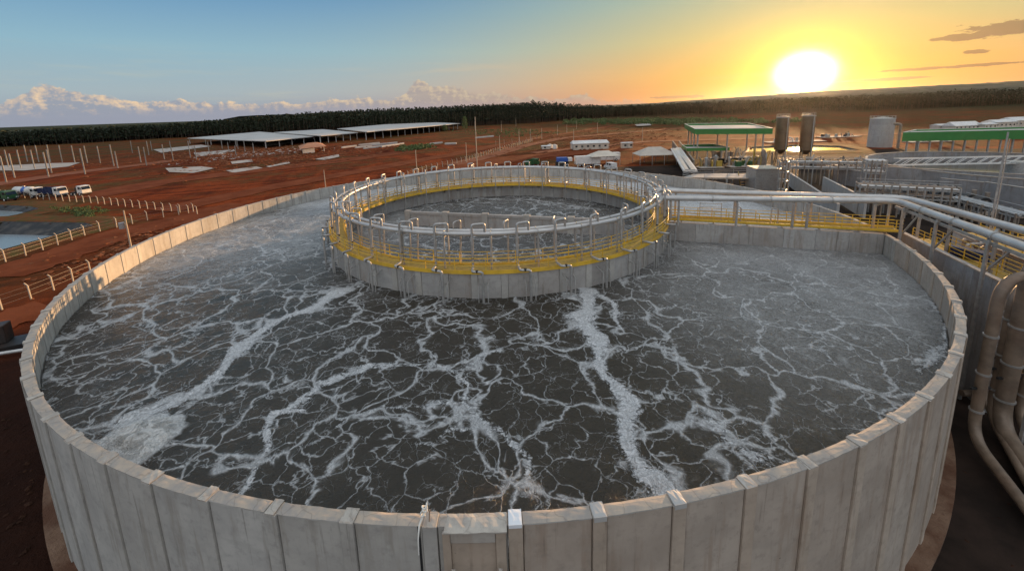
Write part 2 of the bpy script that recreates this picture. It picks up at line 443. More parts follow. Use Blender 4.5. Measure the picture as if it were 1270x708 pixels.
# the open seam left of the closing rib (its inner shade drawn as a black strip on the face) and film over two rib heads
for d_ in (-.33,):
    s_ = MB(); s_.arc(TR+.003, TR+.02, -.3, RIM-.01, aa(d_-.035), aa(d_+.035), 1); ring_part('seam_shade_strip', s_, mat('seam shade', color=(.012, .012, .012), rough=.8), tank)
for k in range(3):
    f_ = rough_slab(TR-.41, TR+.085, RIM+.05, .022, -rw*.92, rw*.92, 6, .006, 200+k); f_.arc(TR+.078, TR+.092, RIM-(.05 if k == 0 else .1), RIM+.07, -rw*.9, rw*.9, 2)
    o = ring_part('plastic_film', f_, (M_tape, M_film, M_film)[k], tank); o.rotation_euler.z = ang(k)
# tied rope standing on the rim at the seam
rp = Vector((TC.x+(TR-.1)*cos(aa(-.15)), TC.y+(TR-.1)*sin(aa(-.15)), RIM))
rope = empty('tied_rope', rp, 'frayed white rope knotted over the near rim beside the dark open seam', 'rope')
M_rope = mat('white rope', color=(.72, .70, .64), rough=.85)
pts = [rp+Vector(q) for q in ((-.18, -.32, -.75), (-.16, -.33, -.2), (-.14, -.16, .10), (-.07, -.03, .22), (.0, .0, .38), (.06, .02, .50), (.10, .05, .68))]
MB().tube(pts, [.018, .02, .028, .03, .03, .026, .012], 8).build('rope_strand', M_rope, rope)
kn = [rp+Vector((.01, .01, .42))+Vector((.07*cos(t*1.0), .07*sin(t), .018*t-.05+.03*sin(2.1*t))) for t in np.linspace(0, 4.2*pi, 40)]
MB().tube(kn, .024, 6).build('knot', M_rope, rope)
kn = [rp+Vector((-.05, -.02, .24))+Vector((.055*cos(t), .055*sin(t), .014*t)) for t in np.linspace(0, 3.2*pi, 26)]
MB().tube(kn, .02, 6).build('knot', M_rope, rope)
MB().bar(rp+Vector((.12, .0, -.02)), rp+Vector((.15, .02, .42)), .035).build('tie_bar', M_rust, rope)

# ------------------------------------------------------------------ water with foam
n = 520; R0 = TR-.32
gx = np.linspace(-R0, R0, n); X, Y = np.meshgrid(gx, gx)
def vnoise(x, y, seed, sc):
    r = np.random.default_rng(seed); g_ = r.random((64, 64)); xs = x*sc+1000; ys = y*sc+1000
    i = np.floor(xs).astype(int); j = np.floor(ys).astype(int); fx = xs-i; fy = ys-j; fx = fx*fx*(3-2*fx); fy = fy*fy*(3-2*fy)
    a = g_[i % 64, j % 64]; b = g_[(i+1) % 64, j % 64]; c = g_[i % 64, (j+1) % 64]; d_ = g_[(i+1) % 64, (j+1) % 64]
    return (a*(1-fx)+b*fx)*(1-fy)+(c*(1-fx)+d_*fx)*fy
def fbm(x, y, seed, sc, o=4, g_=.5):
    t = 0; a = 1; s_ = 0
    for k in range(o): t = t+a*vnoise(x, y, seed+k, sc*2**k); s_ += a; a *= g_
    return t/s_
WX, WY = X+TC.x, Y+TC.y
wx = WX+(fbm(WX, WY, 1, .35, 4)-.5)*2.6; wy = WY+(fbm(WX, WY, 9, .35, 4)-.5)*2.6
flow = np.zeros_like(X)
def stream(pix, w, s=1.0):
    global flow
    P_ = [at(a, b, WATER) for a, b in pix]; ws = w if isinstance(w, (list, tuple)) else [w]*len(P_)
    best = np.full_like(X, 0.0)
    for a, b, w0, w1 in zip(P_[:-1], P_[1:], ws[:-1], ws[1:]):
        dx, dy = b.x-a.x, b.y-a.y; L2 = dx*dx+dy*dy+1e-9
        t = np.clip(((wx-a.x)*dx+(wy-a.y)*dy)/L2, 0, 1)
        d_ = np.hypot(wx-(a.x+t*dx), wy-(a.y+t*dy)); ww = (w0+(w1-w0)*t)*.8
        best = np.maximum(best, np.exp(-(d_/ww)**2))
    flow = np.maximum(flow, best*s)
# surveyed courses of the larger foam streams
stream([(722, 362), (728, 385), (722, 405), (742, 430), (745, 455), (770, 490), (782, 520), (775, 545), (800, 580), (832, 608)], [1.0, .9, .8, .8, .8, .8, .9, 1.0, .9, .8])
stream([(735, 368), (760, 385), (765, 408)], [.5, .45, .3], .9)
stream([(430, 358), (400, 372), (372, 388), (330, 402), (300, 425), (270, 455), (235, 482), (205, 505), (165, 525), (150, 545)], [1.0, .9, .8, .9, .9, .9, .8, .75, .9, 1.1])
stream([(372, 500), (345, 505), (330, 525), (335, 545), (318, 565), (310, 600), (308, 615)], [.35, .4, .35, .4, .35, .35, .4], .95)
stream([(470, 450), (440, 458), (400, 470), (375, 490), (350, 505)], [.5, .6, .7, .6, .4], .85)
stream([(620, 430), (590, 440), (560, 455), (520, 450), (470, 450)], [.3, .3, .35, .3, .35], .8)
stream([(560, 455), (572, 480), (568, 510), (585, 530), (620, 548), (648, 565), (652, 600), (660, 625)], [.35, .25, .3, .28, .25, .25, .25, .3], .85)
stream([(568, 510), (500, 512), (430, 515), (390, 540)], [.25, .25, .3, .3], .75)
stream([(585, 530), (540, 545), (500, 552)], [.25, .2, .15], .7)
stream([(900, 340), (960, 350), (1010, 365), (1060, 380)], [.5, .5, .5, .4], .6)
stream([(770, 395), (850, 380), (940, 375), (1030, 385)], [.4, .4, .35, .3], .65)
stream([(1010, 405), (1040, 430), (1055, 470), (1090, 510)], [.5, .45, .4, .4], .6)
stream([(870, 530), (905, 560), (930, 580), (960, 570)], [.8, 1.0, .8, .5], .75)
stream([(1150, 350), (1165, 375), (1175, 405), (1172, 435), (1150, 465)], [.5, .7, .8, .7, .4], .85)
stream([(130, 385), (180, 375), (260, 350), (330, 320), (400, 290)], [.6, .7, .7, .8, .9], .6)
stream([(75, 420), (140, 400), (210, 410), (290, 400)], [.5, .6, .6, .5], .55)
stream([(60, 460), (110, 470), (170, 455), (240, 440)], [.5, .5, .5, .4], .55)
stream([(250, 300), (300, 310), (360, 300), (420, 285)], [.9, .9, .9, .7], .6)
stream([(540, 250), (600, 246), (680, 250), (730, 260)], [.7, .8, .8, .6], .75)
stream([(520, 320), (580, 305), (640, 318), (700, 300)], [.6, .5, .6, .5], .55)
# the matted scum raft against the near-left wall
sc_ = at(160, 553, WATER); dist = np.hypot((wx-sc_.x)/1.05, (wy-sc_.y)/1.15)
scum = np.clip(1.5-dist+(fbm(WX, WY, 91, 1.6, 4)-.5)*.9, 0, 1)
# general richness: thick foam far left and right, thin in the middle
P0 = at(600, 500, WATER); calm = np.exp(-(((WX-P0.x)/13)**2+((WY-P0.y)/12)**2))
rich = np.clip(.30+.5*fbm(WX, WY, 21, .10, 3)-.34*calm+.16*(np.hypot(X, Y)/R0)**3, 0, 1)
rich += .14*np.clip((-WX-6)/20, 0, 1)*np.clip((WY-22)/20, 0, 1)
rich = np.clip(rich, 0, 1)
rightm = np.clip((WX-6)/12, 0, 1)*np.clip((WY-12)/12, 0, 1)*np.clip((47-WY)/8, 0, 1)
leftm = np.clip((-WX-8)/16, 0, 1)*np.clip((WY-30)/14, 0, 1)
farm = np.clip((np.hypot(X, Y)-18.5)/.5, 0, 1)*np.clip((WY-56)/8, 0, 1)
backm = np.clip((WX-17)/2, 0, 1)*np.clip((WY-(47.16-(WX+.97)*.352))/1.0, 0, 1)
film_sheen = np.clip(np.maximum(np.maximum(rightm*1.05, leftm*.95), np.maximum(farm*1.9, backm*2.1))+.35*(np.hypot(X, Y) < 18), 0, 2.2)*(.5+.6*fbm(WX, WY, 101, .2, 4))  # pale sky sheen painted into the foam film, by region
h = (fbm(WX, WY, 31, .55, 4)-.5)*.13+(fbm(WX, WY, 41, 1.7, 3)-.5)*.06+flow*.04*fbm(WX, WY, 51, 3.0, 2)+scum*.30*(.3+fbm(WX+fbm(WX, WY, 5, .8, 2)*3, WY, 61, 1.6, 3))
inner = np.hypot(X, Y) < 18
h = np.where(inner, h*1.9, h)
inside = np.hypot(X, Y) <= R0
vid = -np.ones(X.shape, int)
use = np.zeros(X.shape, bool)
cell = (inside[:-1, :-1] & inside[1:, :-1] & inside[:-1, 1:] & inside[1:, 1:])
use[:-1, :-1] |= cell; use[1:, :-1] |= cell; use[:-1, 1:] |= cell; use[1:, 1:] |= cell
vid[use] = np.arange(use.sum())
vv = np.stack([WX[use], WY[use], WATER+h[use]], 1)
ii, jj = np.nonzero(cell)
ff = np.stack([vid[ii, jj], vid[ii, jj+1], vid[ii+1, jj+1], vid[ii+1, jj]], 1)
def grid_mesh(name, vv, ff, m, smooth=True):
    me = bpy.data.meshes.new(name); me.vertices.add(len(vv)); me.vertices.foreach_set('co', vv.ravel())
    k = ff.shape[1]
    me.loops.add(ff.size); me.loops.foreach_set('vertex_index', ff.ravel().astype(np.int32))
    me.polygons.add(len(ff)); me.polygons.foreach_set('loop_start', np.arange(0, ff.size, k, dtype=np.int32)); me.polygons.foreach_set('loop_total', np.full(len(ff), k, np.int32))
    me.polygons.foreach_set('use_smooth', np.full(len(ff), smooth)); me.update(calc_edges=True); me.materials.append(m)
    o = bpy.data.objects.new(name, me); COL.objects.link(o); return o
def f_water(N, b):
    at_ = lambda nm: N.v(N.new('ShaderNodeAttribute', attribute_name=nm).outputs['Fac'])
    fl, rc_, sm_, sheen_ = at_('flow'), at_('rich'), at_('scum'), at_('foam_sheen')
    px_, py_, pz_ = N.sep(N.pos); p = N.com(px_, py_, 0.0)
    def warp(p, sc, amp, det=3): return N.vmath('ADD', p, N.vmath('SCALE', N.vmath('SUBTRACT', N.noise(p, sc, det, .6, color=True), (.5, .5, .5)), scale=amp))
    w1 = warp(p, .22, 4.6, 2); w1 = warp(w1, .9, 1.1, 3)
    w2 = warp(p, .5, 2.2, 2); w2 = warp(w2, 2.0, .5, 3)
    w3 = warp(warp(p, .9, 1.2, 2), 3.5, .3, 2)
    n1 = N.noise(p, .20, 3, .55); n2 = N.noise(p, .6, 3, .6); n3 = N.noise(w2, 2.8, 6, .72); n4 = N.noise(w3, 9.0, 4, .75)
    e1 = N.voro(w1, .22); e2 = N.voro(w2, .62); e3 = N.voro(w3, 1.5)
    wid = rc_*.8+fl*.9
    def soft(e, w): return (e/w*-1.0).exp()
    l1 = soft(e1, (n2*n2*2.2+.25)*(wid*.034+.012))
    l2 = soft(e2, (n1*n1*2.6+.2)*(wid*.045+.009))*n1.step(.26, .44)*.82
    l3 = soft(e3, wid*.06+.006)*n2.step(.36, .54)*.6
    web = l1.mx(l2).mx(l3)
    web = (web*1.15).step(.12, .95)*(n3*.7+.5).cl()
    lace = (n3*1.15+fl*.74+rc_*.04+(n4-.5)*.7).step(.98, 1.16)
    film = (n1*.4+n2*.3+n3*.55+rc_*.35).step(.84, 1.08)*.25+sheen_*(n3*.6+n2*.4)*.98+.012  # real foam film plus the painted sky sheen
    specks = N.voro(w3, 6.0, 'F1').step(.16, .08)*n2.step(.5, .62)*.5
    foam = web.mx(lace).mx(film).mx(specks).mx(sm_.step(.08, .3)*(.72+n3*.6)).cl()  # real foam, with the painted sky sheen carried in by film
    edge = n4.step(.2, .7)
    foam = foam*(edge*.35+.65)
    dark = N.mix(n2, (.026, .021, .014), (.052, .042, .028))
    col = N.mix(foam*.95, dark, N.mix(sm_, N.mix(n4.step(.3, .7), (.40, .405, .405), (.80, .81, .81)), N.mix(N.noise(warp(warp(p, .7, 3.0, 2), 1.6, .8, 2), 1.8, 5, .6).step(.42, .56), (.50, .49, .46), (.90, .89, .85))))
    N.link(col, b.inputs['Base Color']); N.link(foam*.45+.16, b.inputs['Roughness'])
    b.inputs['IOR'].default_value = 1.33
    rip = N.noise(p, 1.2, 6, .76); rip2 = N.noise(p, 7.0, 3, .6)
    h_ = rip*1.0+rip2*.16+foam*.28+sm_*N.noise(w2, 2.2, 5, .65)*2.2
    bumpn(N, h_, 1.0, .22)
M_water = mat('foaming effluent', f_water)
water = grid_mesh('water', vv, ff, M_water); water['kind'] = 'structure'
for nm, arr in (('flow', flow), ('rich', rich), ('scum', scum), ('foam_sheen', film_sheen)):
    at_ = water.data.attributes.new(nm, 'FLOAT', 'POINT'); at_.data.foreach_set('value', arr[use].astype(np.float32))

# ------------------------------------------------------------------ inner ring tank
RR = 18.6; RT = 9.2
ring = empty('inner_ring_tank', TC, 'inner round concrete tank standing in the water below the yellow walkway', 'tank')
NR = 52; rs = 2*pi/NR; rph = rad(-88.3); w_ = .50/RR/2
ps = MB().arc(RR-.28, RR, .3, RT, w_+.0008, rs-w_-.0008, 4); rb = MB().arc(RR-.32, RR+.06, .3, RT+.01, -w_, w_, 1)
p0 = ring_part('wall_panel', ps, M_ringc, ring, .015); r0_ = ring_part('rib', rb, M_conc, ring, .015)
p0.rotation_euler.z = rph; r0_.rotation_euler.z = rph
for k in range(1, NR):
    inst(p0, ring, rz=rph+k*rs); inst(r0_, ring, rz=rph+k*rs)
# straight divider inside the ring
dv = empty('divider_wall', (-.3, 46.3, 0), 'low straight concrete wall crossing the middle of the inner tank', 'wall')
A, B = Vector((-12.5, 49.62, 0)), Vector((11.9, 42.8, 0)); tdir = (B-A).normalized(); th = math.atan2(tdir.y, tdir.x); L = (B-A).length
npn = 5; M_wallp = M_conc
for k in range(npn):
    a = A+tdir*(L*k/npn+.35); b = A+tdir*(L*(k+1)/npn-.35); c = (a+b)/2
    MB().box((c.x, c.y, 4.55+3.35), ((b-a).length-.004, .30, 1.5), th).build('wall_panel', M_ringc, dv)
    MB().box((c.x, c.y, 3.55), ((b-a).length-.004, .36, 7.1), th).build('wall_panel', M_ringc, dv)
    MB().box((c.x, c.y, 8.82), ((b-a).length-.004, .50, .33), th).build('cap_beam', M_ringc, dv, bevel=.02)
for k in range(npn+1):
    c = A+tdir*(L*k/npn); MB().box((c.x, c.y, 4.55), (.75, .62, 9.14), th).build('pilaster', M_wallp, dv, bevel=.02)

def rail_posts(mb, pts, h=1.05, r=.028):
    for p in pts: mb.bar(p, Vector(p)+Vector((0, 0, h)), .05)
# walkway on the ring wall
walk = empty('ring_walkway', TC+Vector((0, 0, RT)), 'curved yellow grating walkway with yellow handrails running round the inner tank', 'walkway')
def cp(r, a, z): return Vector((TC.x+r*cos(a), TC.y+r*sin(a), z))
mb = MB().arc(RR-1.35, RR+.10, RT+.06, RT+.12, 0, 2*pi, 156, c=(TC.x, TC.y), caps=False); mb.build('grating', M_grate, walk)
mb = MB().arc(RR+.10, RR+.14, RT-.06, RT+.24, 0, 2*pi, 156, c=(TC.x, TC.y), caps=False); mb.build('toe_board', M_yellow, walk)
mb = MB().arc(RR-1.39, RR-1.35, RT-.10, RT+.24, 0, 2*pi, 156, c=(TC.x, TC.y), caps=False); mb.build('toe_board', M_yellow, walk)
for r_ in (RR+.06, RR-1.31):
    for zz in (.50, .80, 1.10):
        MB().tube([cp(r_, 2*pi*k/156, RT+.12+zz-.05) for k in range(156)], .026, 6, closed=True).build('handrail', M_yellow, walk)
NPST = 50
for r_ in (RR+.06, RR-1.31):
    src = None
    for k in range(NPST):
        a = 2*pi*k/NPST+.02
        if src is None:
            src = MB().box((0, 0, .53), (.06, .045, 1.06)).build('rail_post', M_yellow, None); del src['_o']; src.parent = walk; o = src
        else: o = inst(src, walk)
        p = cp(r_, a, RT+.12)-Vector(walk['_o']); o.location = p; o.rotation_euler = (0, 0, a)
for k in range(0, 52):
    a = rph+k*rs; 
    if k == 0:
        bsrc = MB().add([(RR-.28, -.04, RT+.05), (RR-1.3, -.04, RT+.05), (RR-.28, -.04, RT-.7), (RR-.28, .04, RT+.05), (RR-1.3, .04, RT+.05), (RR-.28, .04, RT-.7)], [(0, 1, 2), (5, 4, 3), (0, 3, 4, 1), (1, 4, 5, 2), (2, 5, 3, 0)]).build('bracket', M_galv, None)
        del bsrc['_o']; bsrc.parent = walk; o = bsrc
        o.location = -Vector((0, 0, RT)); o.rotation_euler.z = a
    else:
        o = inst(bsrc, walk, (0, 0, -RT), a)

# ring headers on posts with goosenecks
HZ = 12.05
hd = empty('air_header_ring', TC+Vector((0, 0, RT)), 'pair of large grey air pipes curving round the inner tank on tall posts', 'pipework')
for r_, rr_ in ((18.05, .165), (17.3, .15)):
    MB().tube([cp(r_, 2*pi*k/160, HZ) for k in range(160)], rr_, 12, closed=True).build('header_pipe', M_pipe, hd)
src = MB(); src.bar((17.1, 0, HZ-.23), (18.35, 0, HZ-.23), .12, .14); src.bar((18.2, 0, RT+.12), (18.2, 0, HZ-.3), .12); src.bar((17.25, 0, RT+.12), (17.25, 0, HZ-.3), .10)
for rr_, r_ in ((18.05, .19), (17.3, .175)):
    src.tube([(rr_+r_*cos(t), 0, HZ+r_*sin(t)) for t in np.linspace(0, pi, 9)], .025, 6)
s0 = src.build('support_frame', M_galv, None); del s0['_o']; s0.parent = hd
NS = 32
for k in range(NS):
    a = rad(-80)+2*pi*k/NS; o = s0 if k == 0 else inst(s0, hd); o.location = (0, 0, -RT); o.rotation_euler = (0, 0, a)
# goosenecks (in local frame: x radial, y tangential)
def arcpath(pts, r=.14, n=4):
    out = [Vector(pts[0])]
    for i in range(1, len(pts)-1):
        a, b, c = Vector(pts[i-1]), Vector(pts[i]), Vector(pts[i+1]); u = (a-b); v = (c-b)
        q = min(r, u.length*.45, v.length*.45); s_ = b+u.normalized()*q; e_ = b+v.normalized()*q
        for k in range(n+1):
            t = k/n; out.append(s_*(1-t)**2+b*2*t*(1-t)+e_*t*t)
    out.append(Vector(pts[-1])); return out
def gooseneck(out_r, sgn):
    drop = MB(); w = .92
    drop.tube(arcpath([(18.05, w*.5, HZ+.1), (18.05, w*.5, HZ+.78), (18.35, -w*.5, HZ+.78), (18.45, -w*.5, RT+.42), (out_r, -w*.5+.05, RT+.42), (out_r, .35, RT+.38), (out_r, .35, 5.6)], .2, 4), .095, 8)
    val = MB(); val.cyl((18.42, -w*.5, RT+1.05), .12, .10, 10); val2 = MB(); val2.cyl((out_r, -.05, RT+.33), .11, .18, 8); val3 = MB(); val3.cyl((18.45, -w*.5, RT+.40), .10, .12, 8)
    fl = MB()
    for zz in (RT+.3,): fl.cyl((out_r, .35, zz-.02), .10, .05, 10)
    gb = MB(); gb.bar((18.55, .35, 8.35), (out_r+.08, .35, 8.35), .05); gb.bar((18.64, -.05, 8.75), (out_r-.02, .0, 8.5), .05); gb.bar((18.64, .75, 8.75), (out_r-.02, .70, 8.5), .05)
    gd = MB()
    for yy in (.0, .70): gd.tube([(out_r-.05, yy, 8.55), (out_r, yy, 8.45), (out_r, yy, 5.8)], .042, 6)
    return drop, val, fl, gb, gd, val2, val3
drop, val, fl, gb, gd, val2, val3 = gooseneck(19.38, 1)
drp = drop.build('drop_pipe', M_galv, None); vl = val.build('valve', M_dark, None); fg = fl.build('flange', M_galv, None); bk = gb.build('bracket', M_galv, None); gr = gd.build('guide_rod', M_galv, None); v2 = val2.build('coupling', M_dark, None); v3 = val3.build('coupling', M_dark, None)
ND = 38
for q in (drp, vl, fg, bk, gr, v2, v3): del q['_o']
drp.parent = hd
for q in (vl, fg, bk, gr, v2, v3): q.parent = drp
for k in range(ND):
    a = rad(-93.6)+2*pi*k/ND+random.uniform(-.008, .008)
    if k == 0: o = drp; o.location = (0, 0, -RT)
    else: o = copy_tree(drp, hd)
    o.rotation_euler = (0, 0, a)
# inner thin risers dropping inside the ring
ir = MB(); ir.tube(arcpath([(17.3, 0, HZ+.15), (17.3, 0, HZ+.65), (16.6, .35, HZ+.65), (16.75, .3, RT+.9), (16.9, .3, 6.2)], .18, 4), .07, 8)
ir.cyl((16.77, .3, RT+1.6), .09, .12, 8)
i0 = ir.build('inner_riser', M_galv, None); del i0['_o']; i0.parent = hd
for k in range(28):
    o = i0 if k == 0 else inst(i0, hd); o.location = (0, 0, -RT); o.rotation_euler = (0, 0, rad(-88)+2*pi*k/28)

# ------------------------------------------------------------------ radial bridge wall, walkway and rack
ba = rad(-19.4); bd = Vector((cos(ba), sin(ba), 0)); bn = Vector((-sin(ba), cos(ba), 0))
def bp(r, off, z): q = TC+bd*r+bn*off; return Vector((q.x, q.y, z))
br = empty('radial_wall', bp(28, 0, 0), 'straight concrete wall joining the inner tank to the outer rim', 'wall')
seg = 7; r0b, r1b = RR+.15, TR-.42
for k in range(seg):
    a, b = r0b+(r1b-r0b)*k/seg, r0b+(r1b-r0b)*(k+1)/seg
    c = bp((a+b)/2, 0, 4.55); MB().box(c, (b-a-.01, .34, 9.1), ba).build('wall_panel', M_ringc, br, bevel=.02)
bw = empty('bridge_walkway', bp(28, .8, RT), 'straight yellow grating walkway with handrails beside the grey pipes', 'walkway')
c = bp((r0b+r1b)/2+.5, .75, RT+.09); MB().box(c, (r1b-r0b+1.6, 1.5, .07), ba).build('grating', M_grate, bw)
for off in (0.02, 1.48):
    c = bp((r0b+r1b)/2+.5, off, RT+.18); MB().box(c, (r1b-r0b+1.6, .03, .26), ba).build('toe_board', M_yellow, bw)
    for zz in (.5, .8, 1.1):
        hgt = zz if off < 1 else zz
        MB().tube([bp(r0b-.3, off, RT+.1+hgt-.04), bp(r1b+1.3, off, RT+.1+hgt-.04)], .026, 6).build('handrail', M_yellow, bw)
    for k in range(15):
        p = bp(r0b+.2+(r1b-r0b+.6)*k/14, off, RT+.12); MB().bar(p, p+Vector((0, 0, 1.0)), .05).build('rail_post', M_yellow, bw)
for k in range(6):
    p = bp(r0b+1.2+3.0*k, 1.3, RT-.35); MB().bar(bp(r0b+1.2+3.0*k, .17, RT-.1), bp(r0b+1.2+3.0*k, 1.5, RT-.03), .1).build('bracket', M_galv, bw)
# rack: two big pipes along the bridge, turning towards the right-hand edge
RZ = 12.0
rk = empty('overhead_pipe_rack', at(1110, 262, 9), 'two big parallel grey pipes on steel frames turning at the tank rim', 'pipework')
E1, E2 = at(1112, 249, RZ), at(1128, 247.5, RZ)
S1, S2 = at(815, 245.5, RZ), at(812, 236, RZ)
F1, F2 = at(1300, 317, RZ), at(1300, 297, RZ)
def far_pt(a, b, t): return a+(b-a)*t
MB().tube(arcpath([S1, E1, far_pt(E1, F1, 1.25)], 1.2, 8), .27, 16).build('header_pipe', M_pipe, rk)
MB().tube(arcpath([S2+Vector((0, .0, 0)), E2+Vector((.2, .55, 0)), far_pt(E2+Vector((.9, 0, 0)), F2+Vector((.6, 0, 0)), 1.25)], 1.2, 8), .27, 16).build('header_pipe', M_pipe, rk)
for pth in ((S1, E1), (E1, F1)):
    for k in range(1, 4):
        c = lerp(pth[0], pth[1], k/4); t = (pth[1]-pth[0]).normalized()
        MB().tube([c-t*.05, c+t*.05], .33, 14).build('flange', M_galv, rk)
def frame(a, b, zb, dt=.0):
    m = MB(); a = Vector((a.x, a.y, 0)); b = Vector((b.x, b.y, 0))
    m.bar((a.x, a.y, RZ-.36), (b.x, b.y, RZ-.36), .16, .18)
    for q in (a, b): m.bar((q.x, q.y, zb), (q.x, q.y, RZ-.4), .16)
    return m
for t in (.10, .36, .60, .66, .93):
    a, b = lerp(S1, E1, t), lerp(S2, E2, t); v = (b-a).normalized(); frame(a-v*.3, b+v*.35, RT+.12).build('support_frame', M_galv, rk)
for t in (.10, .38, .72, 1.05):
    a, b = lerp(E1, F1, t), lerp(E2, F2, t); v = (b-a).normalized(); frame(a-v*.3, b+v*.35, 0.0 if t > .05 else RT).build('support_frame', M_galv, rk)
br_ = MB()
for t0, t1 in ((.10, .22), (.38, .50), (.72, .84)):
    a = lerp(E1, F1, t0); b = lerp(E1, F1, t1); br_.bar((a.x, a.y, 9.4), (b.x, b.y, RZ-.5), .10)
a, b = lerp(E1, F1, -.0), lerp(E1, F1, 1.15); br_.bar((a.x, a.y, RZ-.55), (b.x, b.y, RZ-.55), .14, .2)
a, b = lerp(E2, F2, -.0), lerp(E2, F2, 1.15); br_.bar((a.x, a.y, RZ-.55), (b.x, b.y, RZ-.55), .14, .2)
br_.build('brace', M_galv, rk)
# connection tangle where rack meets the ring
jn = MB(); J = (S1+S2)/2
for dz, o1 in ((0, 0), (.5, .25)):
    jn.tube(arcpath([S1+Vector((-.3-o1, -.3, dz)), S1+Vector((.8, .1, dz+.35)), S1+Vector((1.3, -.1, dz)), S1+Vector((1.35, -.2, -1.6-dz))], .3, 4), .11, 10)
for k in range(5):
    q = cp(18.2+.3*(k % 2), rad(-12-3.2*k), HZ-.4); jn.tube([q, q+Vector((.1, 0, -2.4))], .06, 8)
jn.build('branch_pipe', M_galv, rk)
bx = MB().box(bp(RR+4.1, .9, RT+1.0), (2.0, .06, .16), ba); bx.bar(bp(RR+3.1, .9, RT+.1), bp(RR+3.1, .9, RT+1.9), .05); bx.bar(bp(RR+5.1, .9, RT+.1), bp(RR+5.1, .9, RT+1.9), .05); bx.bar(bp(RR+3.1, .9, RT+1.8), bp(RR+5.1, .9, RT+1.8), .05); bx.bar(bp(RR+3.1, .9, RT+1.45), bp(RR+5.1, .9, RT+1.45), .05); bx.build('cable_tray', M_galv, rk)
for r_ in (6.2, 9.4):
    hp = MB(); hp.tube(arcpath([bp(RR+r_, .5, RT+.1), bp(RR+r_, .5, RT+1.7), bp(RR+r_+.6, .6, RT+1.6), bp(RR+r_+.6, .6, RT+.1)], .2, 4), .06, 8); hp.build('gooseneck', M_galv, rk)
# ================================================================== land
def road_mask_pts(pix): return [at(a, b, 0) for a, b in pix]
def f_ground(N, b):
    px_, py_, _ = N.sep(N.pos); p = N.com(px_, py_, 0.0)
    a = 0.33; st = N.com(px_*cos(a)+py_*sin(a), (px_*-sin(a)+py_*cos(a))*.22, 0.0)
    n0 = N.noise(p, .006, 4, .55); n1 = N.noise(p, .035, 6, .62); n2 = N.noise(p, .35, 6, .7); n3 = N.noise(st, .12, 5, .65); n4 = N.noise(p, 2.2, 4, .7)
    n5 = N.noise(N.com(px_*.94+py_*.33, (px_*-.33+py_*.94)*6.0, 0.0), .06, 5, .6)
    red = N.mix((n3*.5+n5*.5).step(.38, .62), (.070, .013, .004), (.225, .046, .012))
    red = N.mix(n1.step(.45, .72)*.7, red, (.06, .017, .008))
    red = N.mix(n2.step(.55, .8)*.4, red, (.22, .066, .024))
    gr = N.mix(n2.step(.3, .7), (.045, .038, .012), (.11, .060, .022))
    dist = N.v(N.new('ShaderNodeVectorMath', operation='LENGTH').outputs['Value']); N.link(p, dist.s.node.inputs[0])
    gm = (n1*.6+n2*.25+n0*.5).step(.64, .80)*dist.step(60, 130)
    gm = gm.mx(dist.step(230, 420)*(n1*.7+n2*.3).step(.38, .55)*.9)
    col = N.mix(gm, red, gr)
    near_shade = (dist+n1*18).step(84, 60)
    col = N.mix(near_shade*.97, col, N.mix(n2, (.010, .006, .005), (.032, .014, .009)))  # ground round the tank blackened: shade and dark soil in one colour
    col = N.mix(dist.step(700, 950), col, N.mix(n1, (.016, .022, .010), (.04, .045, .02)))
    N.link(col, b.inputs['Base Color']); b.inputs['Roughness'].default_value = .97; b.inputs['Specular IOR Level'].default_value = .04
    bumpn(N, n2*1.5+n3*1.0+n4*.25+n1*2, .8, .35)
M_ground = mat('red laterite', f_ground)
# one sheet to the horizon, finer near the works, rolling up into the north-eastern hill
def hill_h(x, y):
    """gentle rise beyond the works to the north and east"""
    d_ = np.hypot(x, y); a_ = np.degrees(np.arctan2(x, y))
    k = np.clip((a_-6)/40, 0, 1); k = k*k*(3-2*k)
    t = np.clip((d_-560)/1500, 0, 1); t = t*t*(3-2*t)
    return t*(6+34*k)+0*d_
rad_ = np.concatenate([np.linspace(0, 240, 120), np.geomspace(244, 9000, 80)]); na = 300
A_ = np.linspace(-pi, pi, na, endpoint=False)
Rg, Ag = np.meshgrid(rad_, A_, indexing='ij'); Xg, Yg = Rg*np.sin(Ag), Rg*np.cos(Ag)
dT = np.hypot(Xg-TC.x, Yg-TC.y)
rough = (fbm(Xg, Yg, 71, .06, 4)-.5)*.12*np.clip((dT-55)/40, 0, 1)
flat = np.clip((np.hypot(Xg-110, Yg-120)-95)/30, 0, 1)
Zg = hill_h(Xg, Yg)+rough*np.where(Rg < 600, 1, 0)*np.maximum(flat, .0)*np.clip(np.hypot(Xg+105, Yg-85)/45-.6, 0, 1)*.6
vg = np.stack([Xg, Yg, Zg-.02], -1).reshape(-1, 3)
i_, j_ = np.meshgrid(np.arange(len(rad_)-1), np.arange(na), indexing='ij'); i_ = i_.ravel(); j_ = j_.ravel(); k_ = (j_+1) % na
fg_ = np.stack([i_*na+j_, i_*na+k_, (i_+1)*na+k_, (i_+1)*na+j_], 1)
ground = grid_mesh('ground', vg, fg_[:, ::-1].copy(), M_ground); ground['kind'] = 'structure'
def gz(x, y): return 0.0
def sheet(name, pts, z, m, kind='structure', sub=1):
    mb = MB(); mb.add([(p[0], p[1], z) for p in pts], [tuple(range(len(pts)))]); o = mb.build(name, m, None); 
    bm = bmesh.new(); bm.from_mesh(o.data); bmesh.ops.triangulate(bm, faces=bm.faces)
    for f in bm.faces:
        if f.normal.z < 0: f.normal_flip()
    bm.to_mesh(o.data); bm.free(); return tag(o, kind=kind)
